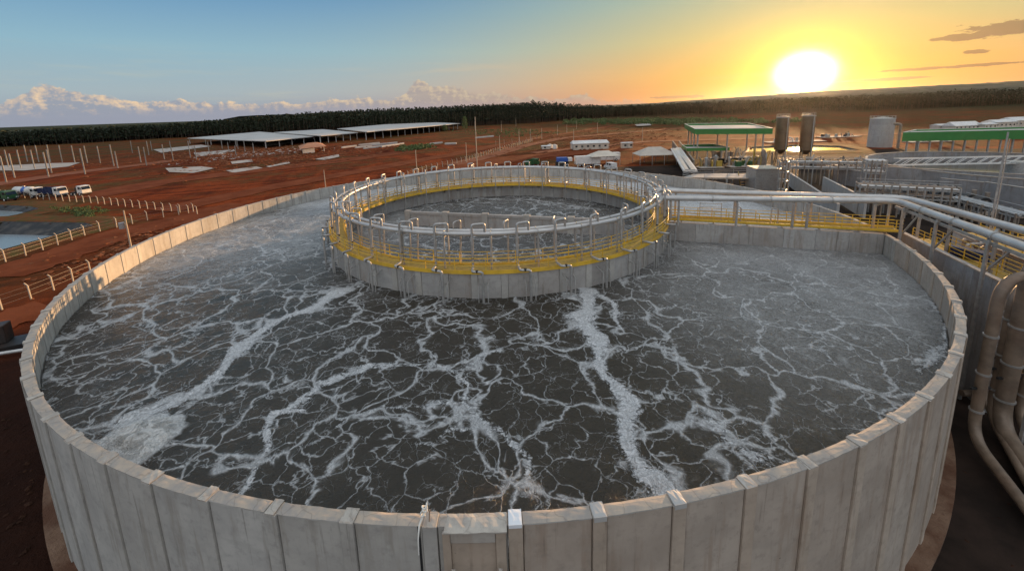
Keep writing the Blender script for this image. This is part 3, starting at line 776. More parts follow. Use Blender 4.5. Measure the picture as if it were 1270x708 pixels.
def f_road(c1, c2):
    def f(N, b):
        n = N.noise(N.pos, .15, 6, .65); n2 = N.noise(N.pos, 1.2, 5, .7)
        N.link(N.mix(n2.step(.6, .8)*.4, N.mix(n.step(.35, .65), c1, c2), tuple(v*.6 for v in c1)), b.inputs['Base Color']); b.inputs['Roughness'].default_value = .95; b.inputs['Specular IOR Level'].default_value = .06; bumpn(N, n2, .5, .08)
    return f
M_road = mat('packed pink dirt', f_road((.19, .065, .032), (.24, .095, .055)))
M_road2 = mat('packed red dirt', f_road((.13, .031, .010), (.19, .052, .020)))
M_rut = mat('dark turned earth', f_road((.085, .032, .017), (.12, .045, .022)))
M_pad = mat('pale concrete slab', f_road((.44, .40, .36), (.34, .29, .25)))
def strip(name, pix, w, m, z=.0, seg=8):
    """a road along surveyed points"""
    P_ = [at(a, b, 0) for a, b in pix]; Q = []
    for a, b in zip(P_[:-1], P_[1:]):
        for k in range(seg): Q.append(lerp(a, b, k/seg))
    Q.append(P_[-1]); mb = MB(); vs = []
    r_ = random.Random(len(pix)*7+int(w*10))
    for i, q in enumerate(Q):
        t = (Q[min(i+1, len(Q)-1)]-Q[max(i-1, 0)]).normalized(); nn = Vector((-t.y, t.x, 0)); ww = w/2*(1+r_.uniform(-.12, .12))
        vs += [q+nn*ww+Vector((0, 0, z)), q-nn*ww+Vector((0, 0, z))]
    mb.add(vs, [(2*i+1, 2*i+3, 2*i+2, 2*i) for i in range(len(Q)-1)]); o = mb.build(name, m, None); return tag(o, kind='structure')
strip('haul_road', [(-60, 237), (0, 228), (60, 219), (120, 211), (180, 204), (215, 199)], 11, M_road, 0.106)
strip('dirt_road', [(-10, 345), (70, 318), (150, 290), (215, 275), (260, 263), (300, 253)], 9, M_road2, 0.101)
strip('dirt_road', [(200, 262), (330, 234), (450, 212), (560, 192), (640, 176), (760, 156)], 10, M_road2, 0.111)
strip('dirt_road', [(560, 205), (610, 193), (650, 181), (700, 171), (860, 158)], 9, M_road, 0.116)
strip('dirt_road', [(560, 212), (640, 196), (760, 186), (870, 183)], 16, M_road2, 0.120)
strip('dirt_road', [(100, 246), (200, 226), (300, 214), (420, 200), (540, 183)], 14, M_road2, 0.106)
strip('track', [(-10, 402), (60, 380)], 7, M_road2, 0.094)
strip('dirt_road', [(660, 190), (800, 176), (1000, 170), (1300, 160)], 8, M_road, 0.125)
for i, pix in enumerate([[(0, 206), (60, 203), (100, 202), (85, 207), (30, 212), (0, 212)], [(205, 209), (250, 207), (268, 209), (240, 215), (210, 214)], [(280, 212), (318, 207), (326, 209), (290, 215)], [(330, 207), (358, 201), (360, 203), (334, 208)],
        [(286, 201), (312, 198), (314, 201), (288, 204)], [(390, 198), (420, 192), (421, 195), (402, 199)], [(240, 190), (290, 186), (292, 188), (244, 195)], [(190, 186), (250, 180), (262, 182), (200, 190)], [(325, 179), (360, 176), (362, 178), (328, 182)]]):
    o = sheet('concrete_slab', [at(a, b, 0) for a, b in pix], .16+.01*i, M_pad)
# clods, spoil and stones strewn over the site
def clods(n_, reg, s0, s1, seed, name, label, m):
    g_ = np.random.default_rng(seed); base_ = np.array([(1, 0, 0), (-1, 0, 0), (0, 1, 0), (0, -1, 0), (0, 0, .7), (.6, .6, .35), (-.6, .6, .4), (-.6, -.6, .3), (.6, -.6, .45)])
    tri = np.array([(0, 5, 4), (5, 2, 4), (2, 6, 4), (6, 1, 4), (1, 7, 4), (7, 3, 4), (3, 8, 4), (8, 0, 4)])
    P_ = np.array([at(a, b, 0)[:2] for a, b in reg]); w = g_.random((n_, len(P_)))**2.5; w /= w.sum(1)[:, None]; cs = w@P_+g_.normal(size=(n_, 2))*3
    keep = np.hypot(cs[:, 0]-TC.x, cs[:, 1]-TC.y) > TR+.9; cs = cs[keep]; n_ = len(cs)
    s_ = s0+(s1-s0)*g_.random(n_)**4; an = g_.random(n_)*2*pi; v = base_[None]*(1+g_.normal(size=(n_, 9, 3))*.22)*s_[:, None, None]*np.array([1.4, 1, .8])
    x_ = v[..., 0]*np.cos(an)[:, None]-v[..., 1]*np.sin(an)[:, None]; y_ = v[..., 0]*np.sin(an)[:, None]+v[..., 1]*np.cos(an)[:, None]
    vv_ = np.stack([x_+cs[:, :1], y_+cs[:, 1:], np.maximum(v[..., 2], -.1)], -1).reshape(-1, 3); ff_ = (tri[None]+9*np.arange(n_)[:, None, None]).reshape(-1, 3)
    o = grid_mesh(name, vv_, ff_, m, False); tag(o, label, 'rubble', kind='stuff')
M_clod = mat('turned red clods', f_road((.13, .042, .018), (.22, .085, .042)))
M_dclod = mat('dark wet clods', f_road((.020, .010, .007), (.045, .022, .014)))
clods(5200, [(0, 190), (200, 180), (480, 172), (620, 170), (560, 195), (330, 232), (120, 245), (0, 225), (260, 205), (420, 190)], .10, 1.1, 31, 'soil_clods', 'red clods and spoil strewn over the building site on the left', M_clod)
clods(2400, [(560, 195), (700, 158), (860, 158), (860, 180), (640, 195)], .12, 1.0, 32, 'soil_clods', 'red clods and stones on the open field beyond the yard', M_clod)
clods(900, [(0, 330), (0, 420), (60, 380), (180, 290), (260, 262), (300, 250), (100, 330)], .05, .5, 33, 'soil_clods', 'small clods along the foot of the big tank on the left', M_clod)
clods(500, [(0, 500), (70, 640), (30, 700), (0, 600)], .03, .17, 35, 'soil_clods', 'dark clods at the foot of the near wall, lower left', M_dclod)
clods(420, [(1185, 520), (1150, 690), (1260, 690), (1215, 560), (1268, 600)], .03, .15, 36, 'soil_clods', 'dark clods and stones at the foot of the near wall, lower right', M_dclod)
clods(420, [(190, 206), (300, 197), (420, 185), (360, 182), (260, 192)], .2, .9, 34, 'pale_rubble', 'pale broken concrete pieces among the slabs', M_pad)
# stacked precast beams lying on the red earth
M_beam = mat('pale precast', f_road((.50, .48, .45), (.42, .38, .34)))
bl = [(425, 183, 441, 181), (442, 183, 460, 181), (446, 180, 470, 177.5), (452, 184, 486, 180), (462, 180, 492, 177), (474, 182, 500, 178), (534, 178.5, 548, 177), (552, 178.5, 566, 178), (590, 171, 612, 169)]
for i, (a, b, c, d_) in enumerate(bl):
    p, q = at(a, b, .5), at(c, d_, .5)
    s_ = empty('beam_stack', (p+q)/2-Vector((0, 0, .5)), '%s stack of pale precast beams on the red earth, counted from the left' % ordinal(i), 'beam stack', 'precast beams lying on the ground')
    for k in range(3):
        o_ = Vector((0, 1.6*(k-1), 0)); MB().bar(p+o_+Vector((0, 0, .1*(k % 2))), q+o_*.8, 1.1, .9).build('beam', M_beam, s_)

# ------------------------------------------------------------------ far forest
def f_leaf(c1, c2):
    def f(N, b):
        n = N.noise(N.pos, .12, 4, .6); n2 = N.noise(N.pos, .9, 3, .6)
        N.link(N.mix(n2*.5+n*.5, c1, c2), b.inputs['Base Color']); b.inputs['Roughness'].default_value = .85
    return f
M_leaf = mat('eucalyptus leaves', f_leaf((.013, .021, .008), (.032, .042, .015)))
M_scrub = mat('scrub leaves', f_leaf((.06, .095, .025), (.12, .15, .045)))
M_trunk = mat('pale eucalyptus bark', color=(.12, .085, .055), rough=.9)
def leaf_cloud(centres, heights, radii, per, size, r_, base=.35):
    """many leaf-clump quads through the volume of each crown"""
    N_ = len(centres); c = np.repeat(centres, per, 0); h_ = np.repeat(heights, per); rr_ = np.repeat(radii, per); n_ = len(c)
    t = r_.random(n_)**.8; zz = h_*(base+(1-base)*t)
    prof_ = np.sqrt(np.clip(1-((t-.35)/.72)**2, .03, 1)); ang_ = r_.random(n_)*2*pi; q = np.sqrt(r_.random(n_))*rr_*prof_
    cen = np.stack([c[:, 0]+q*np.cos(ang_), c[:, 1]+q*np.sin(ang_), c[:, 2]+zz], 1)
    u = r_.normal(size=(n_, 3)); u /= np.linalg.norm(u, axis=1)[:, None]; w = r_.normal(size=(n_, 3)); w -= (w*u).sum(1)[:, None]*u; w /= np.linalg.norm(w, axis=1)[:, None]
    s_ = (size*(.5+r_.random(n_)))[:, None]
    return np.stack([cen-u*s_-w*s_*.6, cen+u*s_-w*s_*.5, cen+u*s_*.8+w*s_*.7, cen-u*s_*.7+w*s_*.6], 1)
def add_trunks(centres, heights, r_):
    th_ = .22; out = []
    for dx, dy in ((-1, 0), (0, 1)):
        a = centres+np.array([dx*th_, dy*th_, 0]); b = centres-np.array([dx*th_, dy*th_, 0])
        up_ = np.zeros_like(centres); up_[:, 2] = heights*.7
        out.append(np.stack([a, b, b+up_*1.0, a+up_*1.0], 1))
    return np.concatenate(out)
def quads_obj(name, quads, m, m2=None, n2=0):
    v = quads.reshape(-1, 3); f_ = np.arange(len(v)).reshape(-1, 4); o = grid_mesh(name, v, f_, m, False)
    if m2:
        o.data.materials.append(m2); mi = np.zeros(len(f_), np.int32); mi[-n2:] = 1; o.data.polygons.foreach_set('material_index', mi)
    return o
edge = [(-780, 150), (-640, 330), (-520, 422), (-466, 452), (-428, 512), (-341, 535), (-230, 560), (-120, 590), (16, 634), (55, 655)]
edge2 = [(55, 665), (110, 740), (219, 850), (360, 800), (480, 700), (571, 625), (700, 600), (850, 550), (1050, 420)]
def along(pl, step):
    out = []
    for a, b in zip(pl[:-1], pl[1:]):
        L_ = math.hypot(b[0]-a[0], b[1]-a[1]); n_ = max(1, int(L_/step))
        for k in range(n_): t = k/n_; out.append((a[0]+(b[0]-a[0])*t, a[1]+(b[1]-a[1])*t, (b[0]-a[0])/L_, (b[1]-a[1])/L_))
    return out
r_ = np.random.default_rng(5)
cen, hts, rds = [], [], []
for (x0, y0, tx, ty) in along(edge, 4.0):
    hh = np.interp(x0, [-780, -520, -430, -340, -230, 16, 80], [15, 16, 17, 22, 27, 31, 33])
    for row in range(4):
        jx = r_.normal()*.8; dd = row*4.5+r_.normal()*.8
        cen.append((x0-ty*dd+tx*jx, y0+tx*dd+ty*jx, 0)); hts.append(hh*(1+r_.normal()*.03)); rds.append(2.4+r_.random()*.8)
nA = len(cen)
for (x0, y0, tx, ty) in along(edge2, 5.0):
    for row in range(3):
        jx = r_.normal()*2; dd = row*6+r_.normal()*2; X_, Y_ = x0-ty*dd+tx*jx, y0+tx*dd+ty*jx
        cen.append((X_, Y_, float(hill_h(X_, Y_)))); hts.append((22+9*max(0, 1-max(0, X_-60)/160))*(1+r_.normal()*.06)); rds.append(3.2+r_.random())
cen = np.array(cen, float); hts = np.array(hts); rds = np.array(rds)
q1 = leaf_cloud(cen, hts, rds, 64, .82, r_, .22); q2 = add_trunks(cen, hts, r_)
quads_obj('eucalyptus_forest', np.concatenate([q1, q2]), M_leaf, M_trunk, len(q2))
tag(bpy.data.objects['eucalyptus_forest'], 'dark plantation of tall eucalyptus trees behind the building site', 'forest', kind='stuff')
# canopy behind the first rows: bumpy tree tops reaching back over the land
def canopy(name, pts, depth, hfun, label, nx=4.5, ny=9.0, rows=60):
    pl = along(pts, nx); vs = []; 
    D = np.concatenate([np.arange(12)*5.0, 60+np.geomspace(8, depth-60, rows)])
    n_ = len(pl)
    for dd in D:
        for (x0, y0, tx, ty) in pl:
            X_, Y_ = x0-ty*(dd+14), y0+tx*(dd+14); vs.append((X_, Y_))
    m__ = len(D); vs = np.array(vs); X_, Y_ = vs[:, 0], vs[:, 1]; dn_ = np.repeat(D/depth, n_); fade = np.clip((1-dn_)*6, 0, 1)*np.clip(1-dn_*.12, 0, 1)
    ex_ = np.tile(np.array([q_[0] for q_ in pl]), m__)
    zz = hill_h(X_, Y_)-1+hfun(ex_, Y_)*fade+fade*(r_.random(len(vs))-.5)*3.2+fade*(fbm(X_, Y_, 81, .02, 3)-.5)*4
    v3 = np.stack([X_, Y_, zz], 1); m_ = len(D)
    i_, j_ = np.meshgrid(np.arange(m_-1), np.arange(n_-1), indexing='ij'); i_ = i_.ravel(); j_ = j_.ravel()
    ff_ = np.stack([i_*n_+j_, i_*n_+j_+1, (i_+1)*n_+j_+1, (i_+1)*n_+j_], 1)
    o = grid_mesh(name, v3, ff_, M_leaf, False); return tag(o, label, 'forest', kind='stuff')
canopy('forest_canopy', edge, 500, lambda x, y: np.interp(x, [-780, -520, -430, -340, -230, 16, 80], [13, 13.5, 14.5, 18.5, 23.5, 28, 30])-1.5, 'continuous tree tops stretching back behind the plantation edge')
canopy('hillside_forest', edge2, 1400, lambda x, y: 20+9*np.clip(1-(x-60)/160, 0, 1), 'wooded hillside under the setting sun', 9.0, 9, 70)
# green scrub patches
def scrub(pix, n_, h0, label, name='bush'):
    P_ = [at(a, b, 0) for a, b in pix]; cs = []
    for _ in range(n_):
        w = r_.random(len(P_)); w = w**3; w /= w.sum(); q = sum((p*float(k) for p, k in zip(P_, w)), Vector()); cs.append((q.x, q.y, 0))
    cs = np.array(cs); o = quads_obj(name, leaf_cloud(cs, np.full(n_, h0)*(.6+.7*r_.random(n_)), np.full(n_, h0*.9), 26, .32*h0/1.6, r_, .02), M_scrub); return tag(o, label, 'bushes', kind='stuff')
scrub([(488, 187), (500, 182), (545, 179), (540, 184), (500, 189)], 90, 1.7, 'low green bushes beside the pale beam stacks')
scrub([(700, 150), (860, 149), (1000, 152), (860, 156), (700, 155)], 500, 4.0, 'strip of green undergrowth along the foot of the far forest')
scrub([(560, 163), (640, 160), (700, 166), (620, 171)], 160, 1.2, 'dull scrub on open ground beyond the tall pole')
scrub([(95, 264), (135, 262), (120, 257), (60, 258), (108, 274)], 120, .5, 'grassy fringe beside the lined pond')
# single trees standing clear of the wood
def tree(px_, py_, h_, w_, label):
    b_ = at(px_, py_, 0); t = empty('tree', b_, label, 'tree')
    MB().tube([b_, b_+Vector((.1, 0, h_*.4)), b_+Vector((-.1, .1, h_*.85))], [.3, .22, .06], 8).build('trunk', M_trunk, t)
    q = leaf_cloud(np.array([[b_.x, b_.y, 0]]), np.array([h_]), np.array([w_]), 520, .38, r_, .12).reshape(-1, 3)-np.array(b_)
    o = grid_mesh('crown', q, np.arange(len(q)).reshape(-1, 4), M_scrub, False); o.parent = t
tree(577, 163, 16, 3.2, 'dark lone tree with a rounded crown at the end of the long roof')
tree(552, 163, 7, 3.2, 'small dark tree under the edge of the long white roof')

# ------------------------------------------------------------------ ponds on the left
M_liner = mat('black pond liner', lambda N, b: (N.link(N.mix(N.noise(N.pos, .5, 5, .6).step(.4, .7), (.014, .014, .014), (.07, .06, .05)), b.inputs['Base Color']), b.inputs['Roughness'].__setattr__('default_value', .75)))
M_pondw = mat('pond water', lambda N, b: (bumpn(N, N.noise(N.pos, .8, 3, .5), .15, .05)), color=(.24, .25, .24), rough=.2)
M_berm = mat('grassy berm', lambda N, b: (N.link(N.mix(N.noise(N.pos, .5, 6, .7).step(.4, .62), (.14, .05, .02), (.075, .062, .02)), b.inputs['Base Color']), b.inputs['Specular IOR Level'].__setattr__('default_value', .05), b.inputs['Roughness'].__setattr__('default_value', .95)))
def in_poly(x, y, P_):
    n_ = len(P_); c_ = np.zeros(x.shape, bool)
    for i in range(n_):
        a, b = P_[i], P_[i-1]
        c_ ^= ((a[1] > y) != (b[1] > y)) & (x < (b[0]-a[0])*(y-a[1])/(b[1]-a[1]+1e-12)+a[0])
    return c_
def pond(pts, dp, slope, lip, label, mw=None, wl_=.36):
    """pond dug into the ground, lined, with a low grassy lip"""
    c = sum(pts, Vector())/len(pts); n_ = len(pts); c.z = 0
    ar = sum(pts[i].x*pts[(i+1) % n_].y-pts[(i+1) % n_].x*pts[i].y for i in range(n_))
    if ar < 0: pts = pts[::-1]
    nrm = []
    for i in range(n_):
        a, b, d_ = pts[i-1], pts[i], pts[(i+1) % n_]; u = (b-a).normalized(); v = (d_-b).normalized()
        m_ = Vector((u.y+v.y, -(u.x+v.x), 0)); m_ = m_.normalized()/max(.55, math.sqrt(max(.01, (1+u.dot(v))/2))); nrm.append(m_)
    off = lambda k, z: [Vector((p.x+m_.x*k, p.y+m_.y*k, z)) for p, m_ in zip(pts, nrm)]
    # open the ground sheet over the pit
    bm = bmesh.new(); bm.from_mesh(ground.data); P_ = [(q.x, q.y) for q in off(1.2, 0)]
    cc = np.array([f.calc_center_median()[:2] for f in bm.faces]); hit = in_poly(cc[:, 0], cc[:, 1], P_)
    bm.faces.ensure_lookup_table(); bmesh.ops.delete(bm, geom=[bm.faces[i] for i in np.nonzero(hit)[0]], context='FACES'); bm.to_mesh(ground.data); bm.free()
    pd = empty('lined_pond', (c.x, c.y, 0), label, 'pond')
    def bands(rs, nm, m):
        mb = MB(); mb.add([v for r__ in rs for v in r__], [(k*n_+i, k*n_+(i+1) % n_, (k+1)*n_+(i+1) % n_, (k+1)*n_+i) for k in range(len(rs)-1) for i in range(n_)]); mb.build(nm, m, pd)
    bands([off(6.5, .03), off(4.0, .03+lip), off(.8, .03+lip), off(.25, .0)], 'berm', M_berm)
    bands([off(.3, .05+lip*.6), off(0, -.05), off(-slope, -dp)], 'liner', M_liner)
    wl = off(-slope*wl_, -dp*wl_); mb = MB(); mb.add(wl, [tuple(range(n_))]); mb.build('water_surface', mw or M_pondw, pd)
pond([at(a, b, 0) for a, b in ((-60, 276), (0, 276), (60, 277), (104, 278), (113, 281), (72, 291.5), (0, 311), (-60, 330))], 4.5, 9, .25, 'black lined pond with pale blue water beside the fence on the left')
pond([at(a, b, 0) for a, b in ((-40, 254), (0, 255), (36, 257), (46, 259.5), (20, 266.5), (0, 270.5), (-40, 279))], 2.5, 4, .15, 'smaller lined pond behind, nearest the green tipper')
# ------------------------------------------------------------------ fences of concrete posts
M_post = mat('pale concrete post', lambda N, b: (N.link(N.mix(N.noise(N.pos, 2, 3, .6), (.46, .40, .32), (.34, .29, .23)), b.inputs['Base Color']), b.inputs['Roughness'].__setattr__('default_value', .85)))
M_wire = mat('fence wire', color=(.22, .2, .18), rough=.5, metal=.8)
def fence(pts, n_, h_, label, cap=True, th=.13):
    """posts with inclined heads, strung with wire"""
    P_ = [Vector(p) for p in pts]; Ls = [(b-a).length for a, b in zip(P_[:-1], P_[1:])]; tot = sum(Ls)
    f_ = empty('post_fence', P_[0], label, 'fence'); Q = []
    for k in range(n_):
        s_ = tot*k/(n_-1); i = 0
        while i < len(Ls)-1 and s_ > Ls[i]: s_ -= Ls[i]; i += 1
        q = lerp(P_[i], P_[i+1], min(1, s_/Ls[i])); Q.append(q)
        lean = Vector((random.uniform(-.05, .05), random.uniform(-.05, .05), 0))*h_*.4
        mb = MB(); mb.bar(q, q+lean+Vector((0, 0, h_*.84)), th); mb.bar(q+lean+Vector((0, 0, h_*.83)), q+lean+Vector((-.22, -.12, h_)), th*.85)
        mb.build('post', M_post, f_)
    mb = MB()
    for zz in (.25, .55, .8):
        for a, b in zip(Q[:-1], Q[1:]): mb.bar(a+Vector((0, 0, h_*zz)), b+Vector((0, 0, h_*zz)), .02)
    mb.build('wire', M_wire, f_)
fence([at(-30, 241, 0), at(20, 245, 0), at(120, 252.5, 0), at(245, 266, 0)], 34, 2.1, 'long fence of pale concrete posts in front of the parked trucks')
fence([at(-20, 333, 0), at(16, 322, 0), at(42, 314, 0), at(112, 290, 0), at(180, 274, 0), at(240, 263, 0)], 14, 2.2, 'fence of pale concrete posts between the lined pond and the dirt road')
fence([at(-40, 398, 0), at(15, 380, 0), at(48, 368, 0), at(113, 340, 0)], 6, 2.2, 'short fence of pale concrete posts nearest the big tank')
fence([at(500, 222, 0), at(530, 212, 0), at(580, 200, 0), at(618, 188, 0), at(660, 176, 0)], 44, 2.3, 'close set wooden post fence running up to the far field', th=.2)
fence([at(615, 181, 0), at(650, 176, 0), at(672, 172, 0)], 8, 3.0, 'light fence round the small yard left of the white buildings')

# ------------------------------------------------------------------ poles
M_wood = mat('weathered pole', lambda N, b: (N.link(N.mix(N.noise(N.pos, 3, 3, .6), (.50, .41, .31), (.36, .28, .20)), b.inputs['Base Color']), b.inputs['Roughness'].__setattr__('default_value', .8)))
def pole(px_, yt, yb, label, r0=.16, arm=True, box=False, name='utility_pole', m=None):
    b_ = at(px_, yb, 0); z = 0
    d_ = math.hypot(b_.x, b_.y); h_ = None; lo, hi = 0, 60
    # height from the two sightings
    for _ in range(40):
        mid_ = (lo+hi)/2; q = Vector((b_.x, b_.y, mid_-CAMZ)); yy = cos(PITCH)*q.y-sin(PITCH)*q.z; zz = sin(PITCH)*q.y+cos(PITCH)*q.z
        v = -sin(ROLL)*q.x+cos(ROLL)*zz
        if CY-FPX*v/yy > yt: lo = mid_
        else: hi = mid_
    h_ = lo; t = empty(name, b_, label, 'pole')
    MB().tube([b_, b_+Vector((0, 0, h_))], [r0, r0*.6], 8).build('shaft', m or M_wood, t)
    if arm: 
        a = MB().bar(b_+Vector((-.9, .1, h_-.4)), b_+Vector((.9, -.1, h_-.4)), .1); a.build('crossarm', M_wood, t)
        for dx in (-.8, 0, .8): MB().cyl(b_+Vector((dx, 0, h_-.35)), .06, .2, 8).build('insulator', M_white, t)
    if box:
        MB().cyl(b_+Vector((-.55, -.25, h_*.55)), .42, 1.0, 12).build('transformer', M_galv, t)
    return t, b_, h_
pole(163, 261, 309, 'pole with a round grey floodlight box just outside the big tank on the left', .15, False, True)
pole(592, 145, 210, 'tallest bare pole, rising against the forest left of centre', .2, False)
pole(517.5, 186, 218, 'pole standing at the rim of the tank left of the tall one', .17, False)
pole(404, 211, 233, 'short pole just beyond the tank rim on the left', .15, False)
for i, (a, b, c) in enumerate([(579, 177, 202), (620, 168, 188), (622, 150, 164), (644, 161, 180), (658, 160, 175), (672, 159, 173), (691.5, 155, 168), (703, 154, 165), (711.5, 160, 176), (715, 150, 160), (741, 152, 165), (796.5, 158, 175), (589, 151, 160), (640, 146, 157)]):
    pole(a, b, c, '%s thin wooden pole across the far field, counted from the nearest road corner' % ordinal(i), .17, False)

# ------------------------------------------------------------------ precast columns of the unfinished hall
cols = {'front': [(32, 655, 555), (72, 632, 540), (238, 628, 530), (252, 608, 516), (416, 615, 508), (556, 574, 482), (576, 586, 512), (716, 572, 490), (846, 550, 486), (960, 548, 478), (1152, 523, 474), (1240, 515, 462)],
        'middle': [(42, 580, 515), (103, 585, 515), (170, 590, 515), (688, 557, 487), (803, 543, 474), (835, 500, 455), (930, 535, 455), (1022, 516, 458), (1117, 505, 458), (1196, 502, 453)],
        'back': [(135, 553, 490), (190, 555, 490), (247, 556, 487), (305, 557, 488), (366, 560, 489), (427, 561, 489), (490, 561, 489), (647, 512, 458), (727, 522, 459), (742, 500, 457), (1005, 472, 442), (1085, 490, 448), (1162, 492, 452)]}
csrc = None
M_colc = mat('grey precast', f_road((.33, .31, .28), (.26, .24, .21)))
for rowname, L_ in cols.items():
    for i, (x_, yb, yt) in enumerate(sorted(L_)):
        b_ = at(x_*.2542, 60+yb*.2542, 0); D_ = math.hypot(b_.x, b_.y); h_ = (yb-yt)*.2542/FPX*D_*.82
        lb = 'grey precast column, %s from the left in the %s row of the unfinished hall' % (ordinal(i), rowname)
        if csrc is None:
            csrc = MB().box((0, 0, .5), (.38, .38, 1.0)).build('precast_column', M_colc, None)
            csrc['_'] = 0; del csrc['_']; o = csrc
        else: o = csrc.copy(); COL.objects.link(o)
        o.location = b_; o.scale = (1, 1, h_); o.rotation_euler.z = .6
        tag(o, lb, 'column', 'free-standing precast columns')
# sheds with flat white roofs
M_roof = mat('white roof sheet', lambda N, b: (N.link(N.mix(N.noise(N.pos, .08, 5, .6).step(.4, .7), (.46, .44, .41), (.38, .35, .31)), b.inputs['Base Color']), b.inputs['Roughness'].__setattr__('default_value', .7)))
def shed(corners, zr, nx_, ny_, label, th=.5):
    P_ = [at(a, b, zr) for a, b in corners]; c = sum(P_, Vector())/4
    t = empty('open_hall', (c.x, c.y, 0), label, 'hall')
    zz = [p.z for p in P_]; MB().prism([(p.x, p.y) for p in P_], zr-th, zr).build('roof', M_roof, t)
    for i in range(nx_):
        for j in range(ny_):
            u, v = (i+.05)/(nx_-.9), (j+.05)/(ny_-.9)
            q = lerp(lerp(P_[0], P_[1], u), lerp(P_[3], P_[2], u), v)
            MB().box((q.x, q.y, (zr-th)/2), (.6, .6, zr-th-.004), .5).build('column', M_beam, t)
shed([(330, 175), (392, 169), (322, 163.5), (232, 171.5)], 5.2, 5, 4, 'nearest open hall with a flat white roof on columns, leftmost of three')
shed([(398, 168.5), (444, 164.5), (400, 160.5), (340, 164.2)], 6.2, 6, 3, 'middle open hall with a flat white roof on columns')
shed([(455, 163.6), (571, 153.2), (515, 151), (418, 159.8)], 7.2, 16, 2, 'longest open hall with a flat white roof reaching to the lone tree')
# small tiled hut
def hut():
    a, b, c, d_ = at(376, 191, 0), at(402, 188, 0), at(398, 184.5, 0), at(374, 187.5, 0)
    t = empty('site_hut', (a+c)/2, 'small site hut with a reddish hipped roof left of the pale slab', 'hut')
    z1 = 3.2; MB().prism([(p.x, p.y) for p in (lerp(a, b, .05), lerp(a, b, .55), lerp(d_, c, .55), lerp(d_, c, .05))], 0, z1).build('wall', M_white, t)
    for p in (a, b, c, d_): MB().box((p.x, p.y, z1/2), (.35, .35, z1)).build('post', M_beam, t)
    cc = (a+b+c+d_)/4; E_ = [((p-cc)*1.25+cc) for p in (a, b, c, d_)]; r1, r2 = lerp((a+d_)/2, cc, .6), lerp((b+c)/2, cc, .6)
    mb = MB(); vs = [(p.x, p.y, z1) for p in E_]+[(r1.x, r1.y, z1+2.1), (r2.x, r2.y, z1+2.1)]
    mb.add(vs, [(0, 1, 5, 4), (1, 2, 5), (2, 3, 4, 5), (3, 0, 4), (3, 2, 1, 0)]); mb.build('roof', mat('clay tile roof', f_road((.36, .17, .10), (.42, .22, .14))), t)
hut()
# ================================================================== vehicles
M_glass = mat('dark window glass', color=(.02, .025, .03), rough=.08)
M_tyre = mat('tyre rubber', color=(.02, .02, .02), rough=.9)
M_blue = painted('blue paint', (.03, .11, .42), .4)
M_navy = painted('navy paint', (.015, .025, .08), .4)
M_green = painted('green fascia paint', (.035, .20, .035), .5, 0, .1, .4, (.12, .14, .04), .2)
M_tgreen = painted('dark green paint', (.02, .10, .03), .5)
M_cream = painted('cream wall paint', (.62, .55, .45), .7, 0, .1, .4)
M_orange = mat('marker lamp', color=(.8, .25, .05), rough=.4)
def wheel(t, x, y, r=.5, w=.32):
    m = MB(); m.tube([(x, y-w/2, r), (x, y+w/2, r)], r, 14); o = m.build('wheel', M_tyre, t)
    m = MB(); m.tube([(x, y-w/2-.012, r), (x, y+w/2+.012, r)], r*.5, 10); m.build('rim', M_white, o)
def wheel_l(t, x, y, r=.5, w=.32):
    m = MB(); m.tube([(x, y-w/2, r), (x, y+w/2, r)], r, 14); o = m.build('wheel', M_tyre); del o['_o']; o.parent = t
    m = MB(); m.tube([(x, y-w/2-.012, r), (x, y+w/2+.012, r)], r*.5, 10); q = m.build('rim', M_white); del q['_o']; q.parent = o
def part(mb, nm, m, t, bevel=0):
    o = mb.build(nm, m, bevel=bevel); del o['_o']; o.location = (0, 0, 0); o.parent = t; return o
